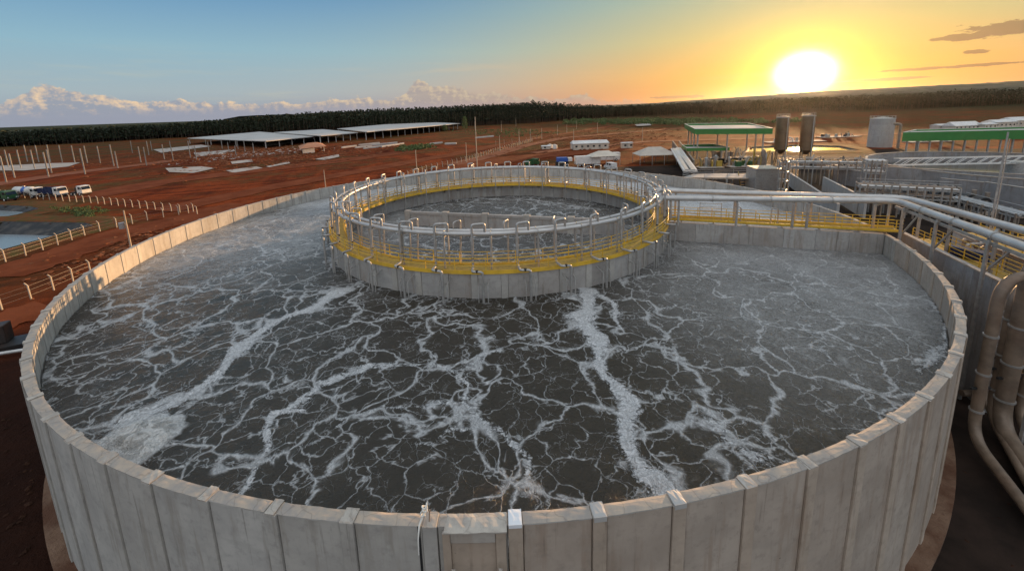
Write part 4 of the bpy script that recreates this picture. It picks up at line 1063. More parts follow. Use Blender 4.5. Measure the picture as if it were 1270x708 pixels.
def truck(pos, hd_, label, body, cabc=None, L_=8.5, name='parked_truck'):
    t = empty(name, pos, label, 'truck', 'trucks parked behind the fence'); t.rotation_euler.z = hd_
    cabc = cabc or M_white; x1 = L_/2
    m = MB(); m.prism([(0, 0)]*0 or [(-1, -1), (1, -1), (1, 1), (-1, 1)], 0, 1) if False else None
    m = MB(); m.add([(x1-2.0, -1.2, .75), (x1, -1.2, .75), (x1, -1.2, 1.75), (x1-.35, -1.2, 2.9), (x1-2.0, -1.2, 2.95), (x1-2.0, 1.2, .75), (x1, 1.2, .75), (x1, 1.2, 1.75), (x1-.35, 1.2, 2.9), (x1-2.0, 1.2, 2.95)],
                    [(0, 1, 2, 3, 4), (9, 8, 7, 6, 5), (1, 6, 7, 2), (2, 7, 8, 3), (3, 8, 9, 4), (4, 9, 5, 0), (0, 5, 6, 1)]); part(m, 'cab', cabc, t, .06)
    m = MB(); m.add([(x1+.0, -1.05, 1.82), (x1+.0, 1.05, 1.82), (x1-.30, 1.05, 2.75), (x1-.30, -1.05, 2.75)], [(0, 1, 2, 3)]); m.v = [(a+.03, b, c) for a, b, c in m.v]; part(m, 'windscreen', M_glass, t)
    for s_ in (-1, 1):
        m = MB(); m.box((x1-.95, s_*1.215, 2.25), (.95, .02, .7)); part(m, 'side_window', M_glass, t)
        m = MB(); m.box((x1+.01, s_*.9, 1.05), (.05, .3, .2)); part(m, 'headlight', M_tape, t)
        m = MB(); m.box((x1+.15, s_*1.38, 2.2), (.1, .14, .5)); part(m, 'mirror', M_dark, t)
    m = MB(); m.box((-.6, 0, .85), (L_-1.4, .9, .25)); m.box((x1, 0, .62), (.25, 2.4, .35)); part(m, 'chassis', M_dark, t)
    for x_ in (x1-1.1, -x1+2.5, -x1+1.15):
        for s_ in (-1, 1): wheel_l(t, x_, s_*1.05)
    bl_ = L_-2.5; cx_ = -x1+bl_/2+.1
    if body == 'tanker':
        m = MB(); m.tube([(cx_-bl_/2, 0, 2.05), (cx_-bl_/2+.15, 0, 2.05), (cx_+bl_/2-.15, 0, 2.05), (cx_+bl_/2, 0, 2.05)], [.85, 1.12, 1.12, .85], 18); part(m, 'tank', M_white, t)
        m = MB(); m.tube([(cx_+.3, 0, 2.05), (cx_+1.6, 0, 2.05)], 1.127, 18, cap=False); part(m, 'blue_band', M_blue, t)
        m = MB(); m.cyl((cx_, 0, 3.1), .35, .25, 12); part(m, 'hatch', M_galv, t)
    elif body == 'tipper':
        m = MB(); hx = bl_/2
        m.box((cx_, 0, 1.2), (bl_, 2.3, .15)); [m.box((cx_, s_*1.15, 2.0), (bl_, .1, 1.5)) for s_ in (-1, 1)]; [m.box((cx_+s_*(hx-.05), 0, 2.0), (.1, 2.2, 1.5)) for s_ in (-1, 1)]
        part(m, 'tipping_body', M_navy if cabc is M_white else M_tgreen, t)
        m = MB(); [m.box((cx_-hx+.6+k*1.2, s_*1.23, 2.0), (.12, .08, 1.45)) for k in range(int(bl_/1.2)) for s_ in (-1, 1)]; part(m, 'stiffener', M_navy if cabc is M_white else M_tgreen, t)
    elif body == 'short':
        m = MB(); m.box((cx_+bl_/2-.4, 0, 1.7), (.8, 2.0, 1.5)); part(m, 'equipment_box', M_dark, t, .05)
        m = MB(); m.cyl((cx_, 0, .98), .5, .2, 16); part(m, 'fifth_wheel', M_dark, t)
    return t
hdg = -.18
truck(at(36, 244.5, 0), hdg, 'white tanker truck with a blue band, parked beside the green tipper', 'tanker', L_=8.8)
truck(at(66, 244, 0), hdg, 'white cab truck with a dark navy tipping body, middle of the parked row', 'tipper', L_=8.2)
truck(at(100, 242, 0), hdg-.05, 'short white tractor truck without a trailer, rightmost of the parked row', 'short', L_=5.6)
truck(at(2, 249, 0), hdg, 'dark green tipper truck at the left end of the parked row', 'tipper', M_tgreen, L_=8.6)

# centre yard beyond the tank
def van(pos, hd_, label, L_=5.2, h_=2.3, cat='van', m_=None):
    t = empty('parked_van', pos, label, cat); t.rotation_euler.z = hd_; x1 = L_/2; m_ = m_ or M_white
    m = MB(); m.add([(x, s_*.95, z) for s_ in (-1, 1) for x, z in ((-x1, .45), (x1, .45), (x1, 1.15), (x1-.9, 1.35), (x1-1.6, h_), (-x1, h_))], [(0, 1, 2, 3, 4, 5), (11, 10, 9, 8, 7, 6)]+[(i, i+6, (i+1) % 6+6, (i+1) % 6) for i in range(6)]); part(m, 'body', m_, t, .06)
    m = MB(); m.add([(x1-.93+.02, -.85, 1.40), (x1-.93+.02, .85, 1.40), (x1-1.58+.02, .85, h_-.06), (x1-1.58+.02, -.85, h_-.06)], [(0, 1, 2, 3)]); m.v = [(a+.03, b, c+.02) for a, b, c in m.v]; part(m, 'windscreen', M_glass, t)
    for s_ in (-1, 1):
        for xx in (x1-2.2, x1-3.6):
            m = MB(); m.box((xx, s_*.96, h_-.55), (1.1, .02, .6)); part(m, 'side_window', M_glass, t)
        for xx in (x1-.95, -x1+1.0): wheel_l(t, xx, s_*.85, .36, .24)
    return t
def bus(pos, hd_, label, L_=9.0, h_=3.1):
    t = empty('parked_bus', pos, label, 'bus'); t.rotation_euler.z = hd_; x1 = L_/2
    m = MB(); m.box((0, 0, h_/2+.25), (L_, 2.4, h_-.5)); part(m, 'body', M_white, t, .15)
    for s_ in (-1, 1):
        for k in range(6): m = MB(); m.box((-x1+1.1+k*1.35, s_*1.205, 2.15), (1.15, .02, .8)); part(m, 'side_window', M_glass, t)
        for xx in (x1-1.6, -x1+1.9): wheel_l(t, xx, s_*1.05)
    m = MB(); m.box((x1+.004, 0, 2.0), (.02, 2.0, 1.1)); part(m, 'windscreen', M_glass, t)
    return t
def tent(c, hd_, Lx, Ly, hw, hr, label, m_=None, name='canopy_tent', roofm=None, closed=False, cat='shelter'):
    t = empty(name, c, label, cat); t.rotation_euler.z = hd_; a, b = Lx/2, Ly/2
    m = MB(); r1 = a*.35 if not closed else a*.95
    vs = [(-a, -b, hw), (a, -b, hw), (a, b, hw), (-a, b, hw), (-r1, 0, hr), (r1, 0, hr)]
    m.add(vs+[(x, y, z-.12) for x, y, z in vs], [(0, 1, 5, 4), (1, 2, 5), (2, 3, 4, 5), (3, 0, 4), (6, 10, 11, 7), (7, 11, 8), (8, 11, 10, 9), (9, 10, 6), (0, 6, 7, 1), (1, 7, 8, 2), (2, 8, 9, 3), (3, 9, 6, 0)]); part(m, 'roof', roofm or M_white, t)
    n_ = max(2, int(Lx/4))
    for k in range(n_+1):
        for s_ in (-1, 1): m = MB(); m.box((-a+.2+(Lx-.4)*k/n_, s_*(b-.2), hw/2-.06), (.14, .14, hw-.13)); part(m, 'post', M_galv, t)
    if closed:
        m = MB(); m.box((0, 0, hw/2-.08), (Lx-.8, Ly-.8, hw-.17)); part(m, 'wall', m_ or M_cream, t)
        for k in range(int(Lx/3)):
            m = MB(); m.box((-a+2+k*3, -b+.39, hw*.55), (1.1, .03, .9)); part(m, 'window', M_glass, t)
    return t
truck(at(660, 207, 0), .9, 'dark small lorry parked left of the blue tank, beyond the far rim', 'tipper', M_tgreen, 6.5, 'parked_lorry')
def water_box():
    c = at(697, 207, 0); t = empty('blue_tank', c, 'blue topped tank on a dark stand left of the long white trailer', 'tank')
    MB().box(c+Vector((0, 0, 1.0)), (4.6, 2.6, 2.0)).build('stand', M_dark, t); MB().box(c+Vector((0, 0, 2.75)), (4.0, 2.4, 1.5)).build('tank_body', M_blue, t, bevel=.1)
    MB().box(c+Vector((2.9, 0, 2.7)), (1.5, 2.2, 1.3)).build('motor_cover', M_white, t, bevel=.1)
water_box()
def trailer():
    c = at(728, 206, 0); t = empty('white_trailer', c, 'large white box trailer in the yard just beyond the far rim', 'trailer'); t.rotation_euler.z = .1
    m = MB(); m.box((0, 0, 2.3), (9, 2.8, 2.9)); part(m, 'box_body', M_white, t, .06)
    m = MB(); [m.box((-4+k*1.0, -1.41, 2.3), (.06, .03, 2.8)) for k in range(9)]; part(m, 'rib', M_white, t)
    for xx in (-3, -1.8, 2.5):
        for s_ in (-1, 1): wheel_l(t, xx, s_*1.1)
    m = MB(); m.box((0, 0, .75), (8.4, 1.0, .2)); part(m, 'chassis', M_dark, t)
trailer()
tent(at(748, 205, 0), .15, 11, 6, 3.6, 5.4, 'open cream canopy with a peaked roof right of the white trailer', roofm=M_cream)
van(at(757, 210, 0), 1.9, 'white van with its front to the tank, under the cream canopy', 5.2, 2.4)
bus(at(752, 200, 0), .05, 'long white bus behind the white trailer', 10.5, 3.4)
tent(at(731, 185, 0), .05, 19, 7, 3.2, 4.6, 'long low white site office with a peaked roof across the yard', closed=True, name='site_office', cat='building')
tent(at(777, 184, 0), .05, 6, 3, 2.9, 3.2, 'small white cabin standing alone between the office and the big tent', closed=True, name='site_cabin', cat='cabin')
tent(at(811, 203, 0), .0, 13.5, 9, 3.6, 6.2, 'big open tent with a pale peaked roof left of the green canopy', roofm=painted('tent cloth', (.50, .44, .37), .8, 0, .1, .5))
tent(at(677, 185, 0), .0, 5, 2.6, 1.6, 2.0, 'low rounded cream storage tent beside the road', closed=True, name='storage_tent')
for i, (x_, y_) in enumerate(((682, 184), (688, 184.5))):
    c = at(x_, y_, 0); t = empty('round_bale', c, '%s of two small white round containers by the office' % ('left' if i == 0 else 'right'), 'container'); MB().cyl(c, 1.3, 2.0, 14).build('drum', M_white, t); MB().cyl(c+Vector((0, 0, 2.0)), .9, .4, 14, r2=.3).build('lid', M_cream, t)
sheet('concrete_slab', [at(a, b, 0) for a, b in ((787, 156), (805, 154), (808, 157), (790, 158))], 1.2, M_pad)
# dark asphalt yard round the plant
M_asph = mat('dark wet yard', f_road((.016, .012, .010), (.040, .027, .021)))
sheet('plant_yard', [at(a, b, 0) for a, b in ((742, 208), (845, 205), (850, 190), (1120, 185))]+[Vector((230, 150, 0)), Vector((200, 20, 0)), Vector((8, -25, 0)), Vector((8, 9, 0)), Vector((24, 20, 0)), Vector((36, 36, 0)), Vector((40, 60, 0)), Vector((15, 95, 0))], .055, M_asph)

# ================================================================== process plant on the right
M_wallg = mat('blue grey plant wall', f_concrete((.32, .315, .31), (.23, .225, .225), (.19, .14, .11), ((.40, .36, .31), (.32, .29, .25))))
M_wallw = mat('pale lined wall', f_concrete((.45, .44, .42), (.38, .37, .36), (.30, .26, .22), ((.5, .47, .42), (.42, .4, .37))))
def wall(name, a, b, zt, th, label, m_=None, z0=0, piers=0, cat='wall'):
    """panelled concrete wall from a to b"""
    a, b = Vector(a), Vector(b); a.z = b.z = 0; t = empty(name, (a+b)/2, label, cat); L_ = (b-a).length; an = math.atan2(b.y-a.y, b.x-a.x); n_ = max(1, int(L_/2.5))
    for k in range(n_):
        c = lerp(a, b, (k+.5)/n_); c.z = (z0+zt)/2; MB().box(c, (L_/n_-.015, th, zt-z0), an).build('wall_panel', m_ or M_wallg, t)
    MB().box(((a+b)/2).xy.to_3d()+Vector((0, 0, zt+.06)), (L_, th+.08, .12), an).build('coping', M_rib, t)
    return t
# tangent wall by the rim under the rack
wall('channel_wall', (35.6, 35.3, 0), (31.7, 24.0, 0), 9.0, .3, 'straight pale concrete wall just outside the tank rim under the two big pipes', M_wallg)
wall('channel_wall', (43.5, 38.0, 0), (37.6, 21.0, 0), 8.0, .3, 'second straight wall further right beyond the yellow walkway', M_wallw)
# side walkway right of that wall
sw = empty('side_walkway', (38, 30, 8.2), 'yellow walkway with handrails running under the two big pipes at right', 'walkway')
for (p, q, z_, w_) in (((37.6, 35.5), (34.2, 24.0), 8.3, 1.3), ((41.5, 35.0), (38.5, 24.0), 8.9, 1.2), ((44.5, 33.5), (41.5, 22.5), 8.9, 1.0)):
    an = math.atan2(q[1]-p[1], q[0]-p[0]); c = ((p[0]+q[0])/2, (p[1]+q[1])/2); L_ = math.hypot(q[0]-p[0], q[1]-p[1]); nx, ny = -sin(an), cos(an)
    MB().box((c[0], c[1], z_), (L_, w_, .07), an).build('grating', M_grate, sw)
    for s_ in (-1, 1):
        ox, oy = nx*s_*w_/2, ny*s_*w_/2
        for zz in (.45, .75, 1.05): MB().tube([(p[0]+ox, p[1]+oy, z_+zz), (q[0]+ox, q[1]+oy, z_+zz)], .03, 6).build('handrail', M_yellow, sw)
        for k in range(9): u = k/8; x_, y_ = p[0]+(q[0]-p[0])*u+ox, p[1]+(q[1]-p[1])*u+oy; MB().box((x_, y_, z_+.5), (.05, .05, 1.0)).build('rail_post', M_yellow, sw)
    for k in range(4): u = (k+.3)/4; MB().box((p[0]+(q[0]-p[0])*u, p[1]+(q[1]-p[1])*u, z_/2-.05), (.18, .18, z_-.1)).build('column', M_galv, sw)
# valves and small pipes among the walkways
vp = empty('valve_cluster', (38.5, 28, 8.3), 'jumble of small pipes and valves beside the yellow walkway under the big pipes', 'pipework')
r2 = random.Random(3)
for k in range(13):
    x0, y0 = 35.6+r2.uniform(0, 4.5), 24.5+r2.uniform(0, 9.5); z0 = 7.6
    MB().tube(arcpath([(x0, y0, z0-1.5), (x0, y0, z0+r2.uniform(.4, 1.3)), (x0+r2.uniform(.6, 1.8), y0+r2.uniform(-.6, .6), z0+r2.uniform(.4, 1.3)), (x0+2.0, y0, z0-1.2)], .25, 4), r2.uniform(.07, .15), 8).build('branch_pipe', (M_pipe, M_galv, M_rust)[k % 3], vp)
    if k % 3 == 0: MB().cyl((x0, y0, z0+.1), .25, .3, 10).build('valve', M_dark, vp)
mb = MB().box((36.4, 30.6, 8.75), (.9, 2.6, .7), rad(16)); mb.build('equipment_cover', M_navy, vp, bevel=.08)
# big vertical pipes at the right-hand edge
M_big = painted('warm brown pipe coat', (.27, .20, .145), .45, .3, .3, 1.0, (.13, .06, .03), .5)
def vpipe(base, topz, r, goes, foot, label):
    t = empty('vertical_pipe', base, label, 'pipe', 'large vertical pipes beside the tank'); b_ = Vector(base)
    P_ = [b_+Vector(foot)*1.0, b_+Vector((0, 0, .9)), b_+Vector((0, 0, topz))]
    if goes: P_.append(b_+Vector((goes[0], goes[1], topz+goes[2])))
    MB().tube(arcpath(P_, 1.5, 8), r, 18).build('pipe_run', M_big, t)
    for z_ in (2.6, 5.0, 7.4): MB().cyl(b_+Vector((0, 0, z_)), r+.06, .05, 18).build('flange', M_galv, t); MB().cyl(b_+Vector((0, 0, z_+.06)), r+.06, .05, 18).build('flange', M_galv, t)
    MB().bar(b_+Vector((-r-.3, 0, 4.1)), b_+Vector((r+.3, 0, 4.1)), .12).build('clamp', M_dark, t)
    return t
def foot(b_, px_, py_, z=.5): q = at(px_, py_, z)-b_; q = q*1.6; return (q.x, q.y, z)
b1 = at(1203, 548, .45); b1.z = 0; vpipe(b1, 10.9, .27, (6, .9, 0), foot(b1, 1268, 627), 'leftmost vertical pipe, elbowed at the top over the side wall')
b1 = at(1226, 520, .45); b1.z = 0; vpipe(b1, 9.6, .23, (6, 1.5, 0), foot(b1, 1268, 590), 'slim vertical pipe tucked behind, second from the tank')
b1 = at(1238, 532, .55); b1.z = 0; vpipe(b1, 11.7, .41, (5, 1.5, 0), foot(b1, 1280, 590), 'thickest vertical pipe, third from the tank')
b1 = at(1262, 528, .45); b1.z = 0; vpipe(b1, 10.2, .28, (5, .9, 0), foot(b1, 1290, 565), 'rightmost vertical pipe at the photo edge')
b1 = at(1252, 500, .45); b1.z = 0; vpipe(b1, 12.2, .22, (5, .9, 0), foot(b1, 1290, 530), 'slim vertical pipe at the back of the bundle, fourth from the tank')
b1 = at(1216, 505, .45); b1.z = 0; vpipe(b1, 8.4, .16, (6, 1.9, 0), foot(b1, 1262, 560), 'thinnest vertical pipe, half hidden behind the leftmost one')
b1 = at(1262, 480, .45); b1.z = 0; vpipe(b1, 11.4, .3, (5, 1.2, 0), foot(b1, 1300, 500), 'vertical pipe furthest back in the bundle at right')
def hpipe(a, b, r, label):
    t = empty('ground_pipe', (Vector(a)+Vector(b))/2, label, 'pipe'); MB().tube([a, b], r, 12).build('pipe_run', M_big, t); c = (Vector(a)+Vector(b))/2; MB().box((c.x, c.y, c.z/2-.1), (.4, .4, max(.1, c.z-.25))).build('saddle', M_rib, t)
hpipe((31, 25, .8), (44, 24.2, .8), .22, 'pale horizontal pipe low behind the vertical pipes')
bg_ = empty('blue_tarpaulin', (30.6, 18.6, 0), 'crumpled blue and white sheet over a pump beside the lowest pipes', 'tarpaulin')
q = rough_slab(0.05, .7, .6, .25, 0, 2*pi*.98, 16, .12, 5); q.v = [(a+29.2, b+19.2, c) for a, b, c in q.v]; q.build('sheet', painted('faded blue sheet', (.22, .28, .40), .6), bg_)
# tall thin mast
pm = pole(1203, 164, 418, 'tall thin lattice-free mast crossing the two big pipes at right', .10, False, False, 'light_mast', M_galv)
pm2 = pm[0]; b0, hh0 = pm[1], pm[2]
MB().tube([b0+Vector((.5, .2, 0)), b0+Vector((.35, .1, hh0*.97))], .035, 6).build('stay_wire', M_galv, pm2)
MB().box(b0+Vector((-.1, -.2, 9.6)), (.4, .3, .6)).build('control_box', M_rust, pm2)

# canopy with the green fascia
def canopy_roof(name, pix, zt, fh, posts, zb, label, inset=.9):
    P_ = [at(a, b, zt) for a, b in pix]; c = sum(P_, Vector())/len(P_)
    t = empty(name, (c.x, c.y, zb), label, 'canopy'); n_ = len(P_)
    I_ = [c+(p-c)*.975 for p in P_]
    for i in range(n_):
        a, b, a2, b2 = P_[i], P_[(i+1) % n_], I_[i], I_[(i+1) % n_]
        MB().prism([a.xy, b.xy, b2.xy, a2.xy], zt-fh, zt).build('fascia', M_green, t)
        a3, b3 = c+(P_[i]-c)*1.004, c+(P_[(i+1) % n_]-c)*1.004
        MB().prism([a3.xy, b3.xy, b2.xy, a2.xy], zt+.003, zt+.12).build('edge_flashing', M_white, t)
    J_ = [c+(p-c)*.97 for p in P_]; mb = MB(); rg = [lerp(J_[0], J_[3], .5), lerp(J_[1], J_[2], .5)]
    mb.add([(p.x, p.y, zt-.75) for p in J_]+[(rg[0].x, rg[0].y, zt-.1), (rg[1].x, rg[1].y, zt-.1)], [(0, 1, 5, 4), (1, 2, 5), (2, 3, 4, 5), (3, 0, 4), (3, 2, 1, 0)]); mb.build('roof_sheet', M_roof, t)
    for (u, v) in posts:
        q = lerp(lerp(I_[0], I_[1], u), lerp(I_[3], I_[2], u), v)
        MB().box((q.x, q.y, (zb+zt-fh)/2), (.38, .38, zt-fh-zb), 0).build('column', M_galv, t)
        MB().box((q.x, q.y, zb+.1), (.7, .7, .2), 0).build('base_plate', M_galv, t)
    return t
canopy_roof('green_canopy', [(862, 160.3), (958.5, 159.3), (928, 152.8), (849, 153.8)], 12.3, 1.9, [(.04, .03), (.45, .03), (.92, .03), (.03, .25), (.03, .5), (.03, .8), (.5, .8), (.95, .8), (.95, .4)], 1.2, 'tall open canopy with a deep green fascia and white roof')
canopy_roof('green_canopy', [(852, 184), (905, 183), (885, 179), (846, 180)], 5.5, 1.1, [(.05, .05), (.95, .05), (.05, .9), (.95, .9), (.5, .05)], 0, 'lower green canopy standing behind the tall one')
canopy_roof('green_shed', [(1120, 164.5), (1310, 160.5), (1330, 156), (1135, 161.2)], 9.5, 3.0, [(.02+.08*k, .04) for k in range(13)]+[(.02+.16*k, .9) for k in range(7)], 0, 'very long shed with a green front and open bays at the right edge')
# machinery under the canopy
def skid(c, s_, label, seed, n_=9, mats=None, name='machine_skid'):
    rr_ = random.Random(seed); c = Vector(c); t = empty(name, c, label, 'machinery'); sx, sy, sz = s_; mats = mats or (M_galv, M_rust, M_pipe, M_yellow)
    MB().box(c+Vector((0, 0, .15)), (sx, sy, .3)).build('base', M_rib, t)
    for k in range(n_):
        p = c+Vector((rr_.uniform(-.42, .42)*sx, rr_.uniform(-.4, .4)*sy, .3)); m_ = rr_.choice(mats); w = rr_.random()
        if w < .3: h_ = rr_.uniform(.3, .9)*sz; mb = MB().cyl(p, rr_.uniform(.3, .7), h_, 14); mb.cyl(p+Vector((0, 0, h_)), .5, .3, 14, r2=.1); mb.build('vessel', m_, t)
        elif w < .55: MB().box(p+Vector((0, 0, sz*.25)), (rr_.uniform(.8, 2), rr_.uniform(.6, 1.4), sz*.5)).build('cabinet', m_, t, bevel=.05)
        else: MB().tube(arcpath([p, p+Vector((0, 0, sz*rr_.uniform(.3, 1))), p+Vector((rr_.uniform(-2, 2), rr_.uniform(-1, 1), sz*rr_.uniform(.5, 1))), p+Vector((rr_.uniform(-2, 2), 0, 0))], .3, 4), rr_.uniform(.08, .2), 8).build('pipe', m_, t)
    return t
M_brass = painted('ochre machine paint', (.45, .30, .05), .5)
skid(at(880, 208, 0), (8, 4, 4), 'ochre machinery at the left under the tall green canopy', 1, 12, (M_brass, M_galv, M_rust))
skid(at(918, 207, 0), (8, 4, 3.5), 'yellow pumps and pipes in the middle under the tall green canopy', 2, 14, (M_brass, M_galv, M_tgreen))
skid(at(943, 206, 0), (7, 4, 6), 'tall cluster of vessels at the right end under the green canopy', 4, 14, (M_brass, M_rust, M_galv))
skid(at(905, 196, 0), (16, 5, 4), 'row of pale tanks behind the canopy machinery', 6, 16, (M_white, M_galv, M_rust))
skid(at(985, 176, 0), (30, 6, 3), 'low pale plant structures beyond the bright pond', 8, 12, (M_white, M_galv, M_rust))
# raised plant platform in front of the canopy
def platform(name, pix, z_, label, posts=8, rail=True):
    P_ = [at(a, b, z_) for a, b in pix]; c = sum(P_, Vector())/len(P_); t = empty(name, (c.x, c.y, 0), label, 'platform')
    MB().prism([p.xy for p in P_], z_-.35, z_).build('deck', M_rib, t)
    n_ = len(P_)
    for i in range(n_):
        a, b = P_[i], P_[(i+1) % n_]; k_ = max(1, int((b-a).length/4))
        for k in range(k_):
            q = lerp(a, b, k/k_); q = c+(q-c)*.985; MB().box((q.x, q.y, (z_-.35)/2), (.3, .3, z_-.355)).build('column', M_galv, t)
            if rail: MB().box((q.x, q.y, z_+.55), (.07, .07, 1.09)).build('rail_post', M_galv, t)
        if rail:
            for zz in (.55, 1.05): a_, b_ = c+(a-c)*.985, c+(b-c)*.985; MB().tube([(a_.x, a_.y, z_+zz), (b_.x, b_.y, z_+zz)], .04, 6).build('handrail', M_galv, t)
platform('steel_platform', [(860, 216), (960, 214), (960, 221), (846, 220)], 3.6, 'long low platform on columns in front of the tall green canopy')
# twin inclined conveyors left of the canopy
cv = empty('inclined_trough', at(846, 200, 0), 'pair of long pale troughs sloping down beside the green canopy', 'conveyor')
for (x0, y0, x1_, y1_) in ((835, 185, 852, 212), (841, 184, 860, 212)):
    a, b = at(x0, y0, 4.2), at(x1_, y1_, 4.2); MB().bar(a, b, 1.9, .5).build('trough', M_white, cv); MB().bar(a+Vector((0, 0, .26)), b+Vector((0, 0, .26)), .9, .25).build('cover', M_pipe, cv)
a, b = at(834, 184, 0), at(852, 213, 0); MB().bar((a.x, a.y, 1.85), (b.x, b.y, 1.85), .5, 3.6).build('side_wall', M_rust, cv)
a, b = at(842, 184, 0), at(860, 213, 0); MB().bar((a.x, a.y, 1.85), (b.x, b.y, 1.85), .5, 3.6).build('side_wall', M_rust, cv)
# corrugated grey box
gb_ = empty('corrugated_shed', at(951, 240, 0), 'grey corrugated sheet-metal enclosure just behind the tank rim', 'shed')
A_0, B_0 = at(935, 243, 0), at(966, 243, 0); n_ = 22
mb = MB(); dv_ = (B_0-A_0); nv = Vector((-dv_.y, dv_.x, 0)).normalized()
prf = [A_0+dv_*(k/(n_*2))-nv*(.12 if k % 2 else 0) for k in range(n_*2+1)]
mb.prism([p.xy for p in prf]+[(B_0+nv*5).xy, (A_0+nv*5).xy], 0, 6.1); mb.build('corrugated_wall', M_galv, gb_)
MB().prism([(A_0-nv*.3).xy, (B_0-nv*.3).xy, (B_0+nv*5.2).xy, (A_0+nv*5.2).xy], 6.11, 6.3).build('roof', M_galv, gb_)
# yellow ladder frame next to it
lf = empty('ladder_frame', at(921, 236, 0), 'slanted yellow ladder frame left of the grey corrugated shed', 'ladder')
a = at(919, 236, 0); MB().bar(a, a+Vector((-1.0, 0, 4.6)), .16).build('stile', M_brass, lf); MB().bar(a+Vector((1.8, 0, 0)), a+Vector((3.2, 0, 5.2)), .16).build('stile', M_brass, lf)
for k in range(6): MB().bar(a+Vector((-.1-.15*k, 0, .6+.7*k)), a+Vector((1.9+.2*k, 0, .6+.7*k)), .10).build('rung', M_brass, lf)

# silos
M_silo = painted('brown steel silo', (.22, .15, .09), .4, .5, .15, .4)
def silo(px_, py_, r_s, h_, label, base=3.5):
    c = at(px_, py_, 0); t = empty('silo', c, label, 'silo', 'twin silos'); 
    for k in range(7): z0 = base+(h_-base)*k/7; MB().cyl(c+Vector((0, 0, z0)), r_s+.03*(k % 2), (h_-base)/7-.003, 28).build('shell_ring', M_silo, t)
    MB().cyl(c+Vector((0, 0, base-1.6)), .5, 1.6, 20, r2=r_s).build('hopper', M_silo, t)
    MB().cyl(c+Vector((0, 0, h_)), r_s+.08, .25, 28).build('roof_rim', M_galv, t); MB().cyl(c+Vector((0, 0, h_+.25)), r_s, .5, 28, r2=.4).build('roof_cone', M_silo, t)
    for k in range(4): a = k*pi/2+.4; MB().box(c+Vector((cos(a)*r_s*.85, sin(a)*r_s*.85, base/2)), (.25, .25, base)).build('leg', M_rust, t)
    pth = c+Vector((.3, -r_s-.25, 0)); MB().tube([pth+Vector((0, 0, .2)), pth+Vector((0, 0, h_+.3))], .14, 8).build('downpipe', M_pipe, t)
    for k in range(14): a = 2*pi*k/14; MB().box(c+Vector((cos(a)*(r_s-.05), sin(a)*(r_s-.05), h_+.8)), (.05, .05, 1.1)).build('rail_post', M_galv, t)
    MB().tube([c+Vector((cos(a)*(r_s-.05), sin(a)*(r_s-.05), h_+1.3)) for a in np.linspace(0, 2*pi, 25)[:-1]], .035, 6, closed=True).build('handrail', M_galv, t)
silo(967, 197, 2.1, 15.2, 'left one of two tall brown silos in front of the bright pond')
silo(998, 198, 2.05, 15.6, 'right one of two tall brown silos, with the pond shining on both sides')
# white cube tank
wc = empty('white_tank', at(1090, 184, 0), 'tall pale round steel tank with a pipe bend at its right side', 'tank')
P_ = [at(1073, 183, 0), at(1107, 184, 0)]; dv_ = P_[1]-P_[0]; nv = Vector((-dv_.y, dv_.x, 0)).normalized()
wcc = (P_[0]+P_[1])/2+nv*5; wr = dv_.length*.48
for k in range(5): MB().cyl(wcc+Vector((0, 0, 2.46*k)), wr+.03*(k % 2), 2.455, 40).build('shell_ring', M_wallw, wc)
MB().cyl(wcc+Vector((0, 0, 12.3)), wr+.12, .16, 40).build('top_rim', M_galv, wc); MB().cyl(wcc+Vector((0, 0, 12.46)), wr, .7, 40, r2=.6).build('roof', M_wallw, wc)
for k in range(16): a_ = 2*pi*k/16; MB().box(wcc+Vector((cos(a_)*wr, sin(a_)*wr, 13.0)), (.07, .07, 1.1)).build('rail_post', M_galv, wc)
MB().tube([wcc+Vector((cos(a_)*wr, sin(a_)*wr, 13.5)) for a_ in np.linspace(0, 2*pi, 33)[:-1]], .04, 6, closed=True).build('handrail', M_galv, wc)
q = P_[1]+dv_.normalized()*1.2; MB().tube(arcpath([P_[1]+Vector((0, 1, 10.3)), q+Vector((.5, 0, 10.3)), q+Vector((.5, 0, 0))], 1.0, 6), .5, 10).build('pipe', M_rust, wc)
for k in range(12): MB().bar(q+Vector((-.9, -.3, .8*k+.4)), q+Vector((.6, -.3, .8*k+.4)), .12).build('rung', M_rust, wc)
# bright pond between and behind the silos
M_mirror = mat('still pond water', lambda N, b: bumpn(N, N.noise(N.pos, 1.5, 3, .5), .06, .03), color=(.10, .09, .07), rough=.12)
def near_pond(pix, label, h_=1.0):
    P_ = [at(a, b, 0) for a, b in pix]; pond(P_, .7, 1.0, .12, label, mw=M_mirror, wl_=.4)
near_pond([(925, 190), (1000, 190), (1056, 188.5), (1063, 186.5), (1040, 181.5), (990, 180.5), (930, 183)], 'bright lagoon mirroring the low sun behind the two silos')
# second round tank (clarifier) with its bridge
ct2 = at(1205, 215, 5.0); ct2 = Vector((118, 92, 0))
c2 = empty('clarifier_tank', ct2, 'second big round tank with a lattice bridge, at the right below the green shed', 'tank')
R2 = 27.0; H2 = 5.2
for k in range(72): a0 = 2*pi*k/72; MB().arc(R2-.3, R2, 0, H2, a0+.0005, a0+2*pi/72-.0005, 2, c=(ct2.x, ct2.y)).build('wall_panel', M_wallg, c2)
MB().arc(R2-.4, R2+.1, H2+.003, H2+.2, 0, 2*pi, 96, c=(ct2.x, ct2.y), caps=False).build('rim', M_rib, c2)
mb = MB(); mb.add([(ct2.x+(R2-.3)*cos(2*pi*k/64), ct2.y+(R2-.3)*sin(2*pi*k/64), H2-2.6) for k in range(64)], [tuple(range(64))]); mb.build('water_surface', M_mirror, c2)
MB().cyl(ct2+Vector((0, 0, H2-2.59)), 2.5, 3.2, 24).build('centre_well', M_galv, c2)
